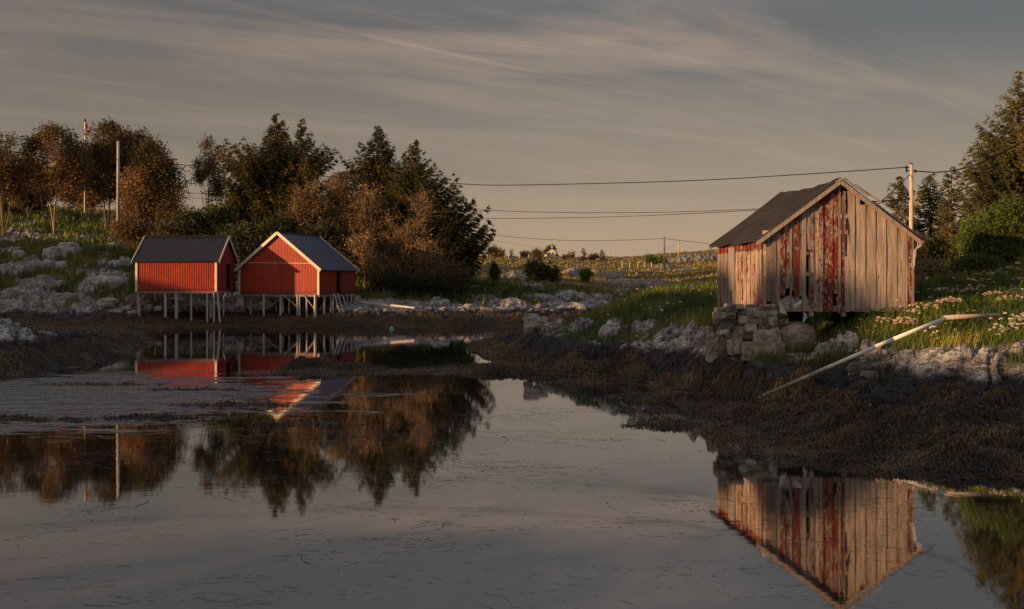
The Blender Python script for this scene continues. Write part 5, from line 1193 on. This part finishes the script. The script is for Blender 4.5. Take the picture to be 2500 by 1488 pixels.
spruce('dark spruce behind the bare brush to the right', 1080, 520, 690, 83, [(520, 8, 6), (560, 40, 36), (620, 75, 62), (700, 85, 80)], seed=17, dens=1.96, group=G2)
G3 = 'rust coloured trees behind the boathouses'
crown_tree('orange leaved tree with pale crossing stems, left of its group behind the larger boathouse', 745, 610, 79, [(748, 475, 28, 38), (725, 530, 30, 30), (770, 510, 25, 40), (760, 560, 40, 30)], 'rust', 21, 210, 4, barkm='twig', group=G3, name='rust_leaved_tree', gap=.44, stem_r=.008, per=9)
crown_tree('taller orange brown tree rising behind the roof ridge of the larger boathouse', 815, 600, 80, [(830, 460, 32, 36), (818, 510, 32, 40), (850, 520, 30, 40), (835, 560, 45, 30)], 'rust', 22, 240, 4, barkm='twig', group=G3, name='rust_leaved_tree', gap=.44, stem_r=.008, per=9)
crown_tree('olive brown tree with upright stems, middle of the brushy group', 890, 640, 78, [(900, 490, 34, 36), (895, 550, 42, 42), (925, 520, 24, 40), (890, 600, 50, 40)], 'rust', 23, 260, 6, barkm='twig', group=G3, name='rust_leaved_tree', gap=.46, stem_r=.007, per=7)
crown_tree('dense leafless brush, greyish, in front of the rightmost spruce', 985, 690, 76, [(965, 560, 40, 45), (1010, 590, 48, 60), (1030, 500, 32, 40), (1000, 655, 65, 35), (930, 640, 40, 35)], 'rust', 24, 330, 9, barkm='twig', group=G3, name='bare_shrub', gap=.48, stem_r=.006, per=4)
crown_tree('low tangle of brown twigs right of the larger boathouse', 1075, 700, 75, [(1060, 650, 50, 35), (1100, 670, 45, 25), (1040, 610, 30, 30)], 'rust', 25, 170, 8, barkm='twig', group=G3, name='bare_shrub', gap=.46, stem_r=.006, per=5)
crown_tree('golden yellow tinged thicket just above the right roof slope', 880, 690, 75, [(905, 640, 30, 30), (880, 600, 30, 25), (930, 680, 30, 22)], 'rust', 26, 150, 6, barkm='twig', group=G3, name='bare_shrub', gap=.44, stem_r=.006, per=8)
crown_tree('copper coloured bush low beside the bushy pine', 330, 590, 82, [(320, 560, 40, 26), (365, 570, 35, 18)], 'rust', 27, 110, 6, barkm='twig', group=G3, name='rust_leaved_bush', cat='bush', gap=.44, stem_r=.006, part='foliage')
G4 = 'bushes on the far bank'
def bush(label, px, pb, D, blobs, mat, seed, n, **k):
    k.setdefault('per', 16); k.setdefault('group', G4); k.setdefault('gap', .36)
    return crown_tree(label, px, pb, D, blobs, mat, seed, n, 4, name='bush', cat='bush', stem_r=.01, leaf=.0028, lw=.0022, clus=.0062, part='foliage', **k)
bush('bright green bush catching the sun between the smaller hut and the spruces', 530, 580, 82, [(530, 530, 32, 28), (560, 545, 26, 20)], 'leafy', 31, 150)
bush('dark green bush behind the ridge of the smaller boathouse', 470, 600, 80, [(465, 550, 40, 30), (430, 565, 35, 26), (505, 575, 35, 22)], 'shrub', 32, 220)
bush('dark spreading thicket in the dip between the two red boathouses', 610, 640, 77, [(580, 585, 50, 32), (640, 590, 60, 30), (610, 615, 60, 25)], 'shrub', 33, 330)
bush('dark bush above the left roof slope of the larger boathouse', 700, 620, 79, [(690, 560, 45, 35), (660, 590, 40, 25)], 'shrub', 34, 200)
bush('shadowed thicket above the blue grey roof', 830, 660, 77, [(800, 600, 50, 30), (850, 620, 45, 30), (780, 575, 40, 25)], 'shrub', 35, 230)
bush('dark brush at the foot of the rightmost spruce', 1010, 715, 74, [(960, 690, 50, 20), (1040, 695, 50, 20), (1100, 690, 50, 18)], 'shrub', 36, 240)
bush('low dark hedge under the leftmost pines on the crest', 60, 515, 104, [(70, 492, 40, 14), (10, 498, 40, 12)], 'shrub', 37, 110)
bush('small dark juniper on the far bank below the skyline fence', 1206, 690, 95, [(1207, 668, 13, 16), (1205, 650, 6, 8)], 'shrub', 38, 90)
bush('large dark bush sprawling down the middle of the far bank', 1325, 705, 100, [(1310, 660, 24, 16), (1330, 680, 30, 20), (1350, 695, 22, 12)], 'shrub', 39, 230)
bush('sunlit yellow green bush among the pale rocks on the far bank', 1430, 695, 103, [(1430, 668, 13, 12), (1428, 680, 8, 10)], 'leafy', 40, 70)
bush('round pale green bush on the skyline beside the last spruce limb', 1213, 628, 180, [(1208, 614, 15, 8), (1218, 618, 12, 6)], 'pine', 41, 60)
bush('low dark shrub on the skyline left of the white house', 1282, 628, 190, [(1282, 622, 10, 4)], 'shrub', 42, 30)
bush('brown bush on the skyline next to the white house', 1316, 634, 190, [(1314, 621, 11, 8)], 'pine', 43, 40)
bush('dark round shrub on the skyline between the two small spruces', 1448, 634, 190, [(1448, 629, 10, 5)], 'shrub', 44, 30)
bush('leafless grey bush on the skyline right of the house', 1393, 634, 190, [(1393, 624, 11, 8), (1380, 628, 6, 5)], 'rust', 45, 18)
bush('green bush below the foot of the far right ridge', 1590, 650, 165, [(1595, 636, 18, 8), (1615, 640, 10, 7)], 'leafy', 46, 70)
crown_tree('dark leafy tree standing behind the white house', 1345, 632, 440, [(1346, 610, 11, 8), (1338, 618, 8, 8)], 'shrub', 47, 60, 2, name='leafy_tree', group=G4)
G5 = 'small spruces on the far skyline'
spruce('tiny pointed spruce on the skyline near the left posts', 1249, 608, 630, 185, [(608, 1, 1), (620, 7, 7), (628, 9, 10)], seed=51, dens=.8, group=G5)
spruce('broad small spruce on the skyline, left of the slim one', 1424, 606, 634, 185, [(606, 1, 1), (617, 8, 8), (632, 14, 12)], seed=52, dens=1.0, group=G5)
spruce('slim small spruce on the skyline with a bare stem', 1470, 611, 642, 165, [(611, 1, 1), (620, 7, 7), (630, 9, 9), (640, 3, 3)], seed=53, dens=.9, group=G5, crown0=.3)
G6 = 'conifers at the right edge'
spruce('very tall spruce cut by the right edge of the picture', 2488, 172, 690, 38, [(172, 2, 2), (195, 12, 10), (215, 28, 20), (235, 62, 30), (255, 45, 40), (290, 75, 60), (330, 95, 80), (375, 115, 100), (420, 118, 110), (460, 128, 120), (520, 125, 130), (600, 110, 130), (690, 100, 120)], 'spruce_lit', seed=61, dens=2.6, group=G6, up=.35)
spruce('young dark spruce directly left of the utility pole, behind the barn roof', 2193, 432, 650, 46, [(432, 1, 1), (450, 20, 12), (480, 30, 25), (520, 42, 32), (600, 48, 42)], 'spruce_lit', seed=62, dens=1.9, group=G6)
spruce('bushy double topped spruce just right of the utility pole', 2272, 425, 660, 47, [(425, 1, 1), (445, 18, 16), (470, 36, 30), (520, 44, 50), (600, 55, 60)], 'spruce_lit', seed=63, dens=2.0, group=G6)
spruce('spruce with its pale lower trunk bare, right of the double topped one', 2322, 408, 665, 44, [(408, 1, 1), (430, 12, 22), (460, 20, 24), (480, 25, 38), (505, 26, 56), (540, 30, 50), (570, 40, 40), (600, 25, 30)], 'spruce_lit', seed=64, dens=1.3, group=G6)
spruce('small spruce filling the gap beside the tall right hand spruce', 2395, 470, 660, 45, [(470, 2, 2), (500, 25, 25), (560, 50, 50), (640, 60, 60)], 'spruce_lit', seed=65, dens=1.7, group=G6)
G7 = 'bushes behind the barn on the right'
bush('large bright green leafy bush at the right edge under the tall spruce', 2430, 660, 33, [(2440, 560, 75, 50), (2390, 590, 45, 38), (2480, 540, 50, 60), (2420, 615, 70, 25)], 'leafy', 71, 900, group=G7)
bush('pale yellow green willow bush right behind the barn corner', 2270, 710, 31, [(2265, 668, 38, 26), (2310, 672, 35, 22), (2240, 685, 25, 22)], 'willow', 72, 330, group=G7, gap=.42)
bush('dark bush in the shade between willow and spruces', 2290, 660, 37, [(2285, 620, 45, 30), (2330, 630, 40, 28), (2250, 620, 30, 30)], 'shrub', 73, 360, group=G7)
bush('low yellow green bush at the foot of the bright green one', 2360, 680, 31, [(2360, 655, 35, 16), (2400, 650, 30, 14)], 'leafy', 74, 160, group=G7)

# ------------------------------------------------------------------ tall flowering herbs on the near right slope
def herb(label, px, py, D, nst, spread, seed, mat='petal_pink', hmax=.6):
    rng = np.random.default_rng(seed); bx = X_(px, D); zb = float(gz(bx, D)); t = thing('flowering_plant', label, 'plant', (bx, D, zb), 'flowering herbs on the right slope'); top = Z_(py, D) - zb; top = min(max(top, .25), hmax + .25)
    T0, T1, V2, F2, n = [], [], [], [], 0; hd = []
    for k in range(nst):
        dx, dy = rng.normal(0, spread, 2); h = top * rng.uniform(.65, 1.05); a = np.array([bx + dx * .35, D + dy * .35, zb - .03]); b = np.array([bx + dx, D + dy * .6, zb + h]); m = (a + b) / 2 + [dx * .1, 0, .04]
        T0 += [a, m]; T1 += [m, b]; hd.append(b)
    V, FA = tubes(T0, T1, np.full(len(T0), .006), np.full(len(T0), .004), 4); npmesh('stem', V, FA, M['grass'], t, attrs=dict(tone=np.full(len(V), .5)))
    for hc in hd:
        k = 46; o = rng.normal(0, .42, (k, 3)) * [1, 1, .55]; q = hc[None] + o * rng.uniform(.035, .065); an = rng.uniform(0, 6.28, k)
        e = .012; u = np.stack([np.cos(an), np.sin(an), rng.normal(0, .5, k)], -1) * e; v = np.stack([-np.sin(an), np.cos(an), rng.normal(.3, .5, k)], -1) * e
        npmesh('flower_head', np.stack([q - u, q - v, q + u, q + v], 1).reshape(-1, 3), np.arange(k * 4).reshape(-1, 4), M[mat], t)
    q = np.repeat(np.array([[bx, D, zb + .05]]), nst * 14, 0) + rng.normal(0, spread * .5, (nst * 14, 3)) * [1, 1, .3]
    V, FA = sprays(q, np.tile([[0, 0, 1.0]], (len(q), 1)), .16, .02, 1, .5, rng); npmesh('leaves', V, FA, M['leafy'], t, attrs=dict(tone=rng.random(len(V))))
HB = [(2232, 778, 24.3), (2215, 790, 24.1), (2260, 772, 24.5), (2200, 795, 24.0), (2248, 760, 24.9), (2290, 765, 25.0), (2320, 752, 25.4), (2345, 735, 26.3), (2372, 728, 26.8), (2395, 722, 27.4), (2425, 735, 26), (2450, 745, 25.2), (2410, 705, 29), (2470, 690, 29.5), (2490, 700, 27.5),
      (2460, 815, 22.6), (2475, 805, 22.9), (2440, 820, 22.4), (2490, 790, 23.2), (2165, 800, 24.2), (2300, 740, 26.5), (2335, 760, 25)]
PL = ['above the white pipe', 'just left of the densest pink clump', 'beside the upper pipe', 'low by the pipe where it dips into the grass', 'behind the pipe joint', 'at the joint of pipe and pole', 'right of the pipe joint', 'behind the brown pole', 'in the sunny grass above the brown pole', 'halfway up the sunny slope',
      'near the right end of the brown pole', 'beyond the right end of the brown pole', 'tall against the darker bushes', 'highest at the right edge', 'by the thin fence wire', 'low on the bank near the right edge', 'middle of the low white trio', 'leftmost of the low white trio', 'at the right edge below the sunny slope', 'nearest the barn corner', 'in the grass between pipe and barn bushes', 'in front of the brown pole']
for i, ((px, py, D), pl) in enumerate(zip(HB, PL)):
    herb('%s flowering herb %s' % ('white' if 15 <= i <= 18 else 'pale pink', pl), px, py, D, random.randint(7, 12), .20, 300 + i, 'petal' if 15 <= i <= 18 else 'petal_pink')
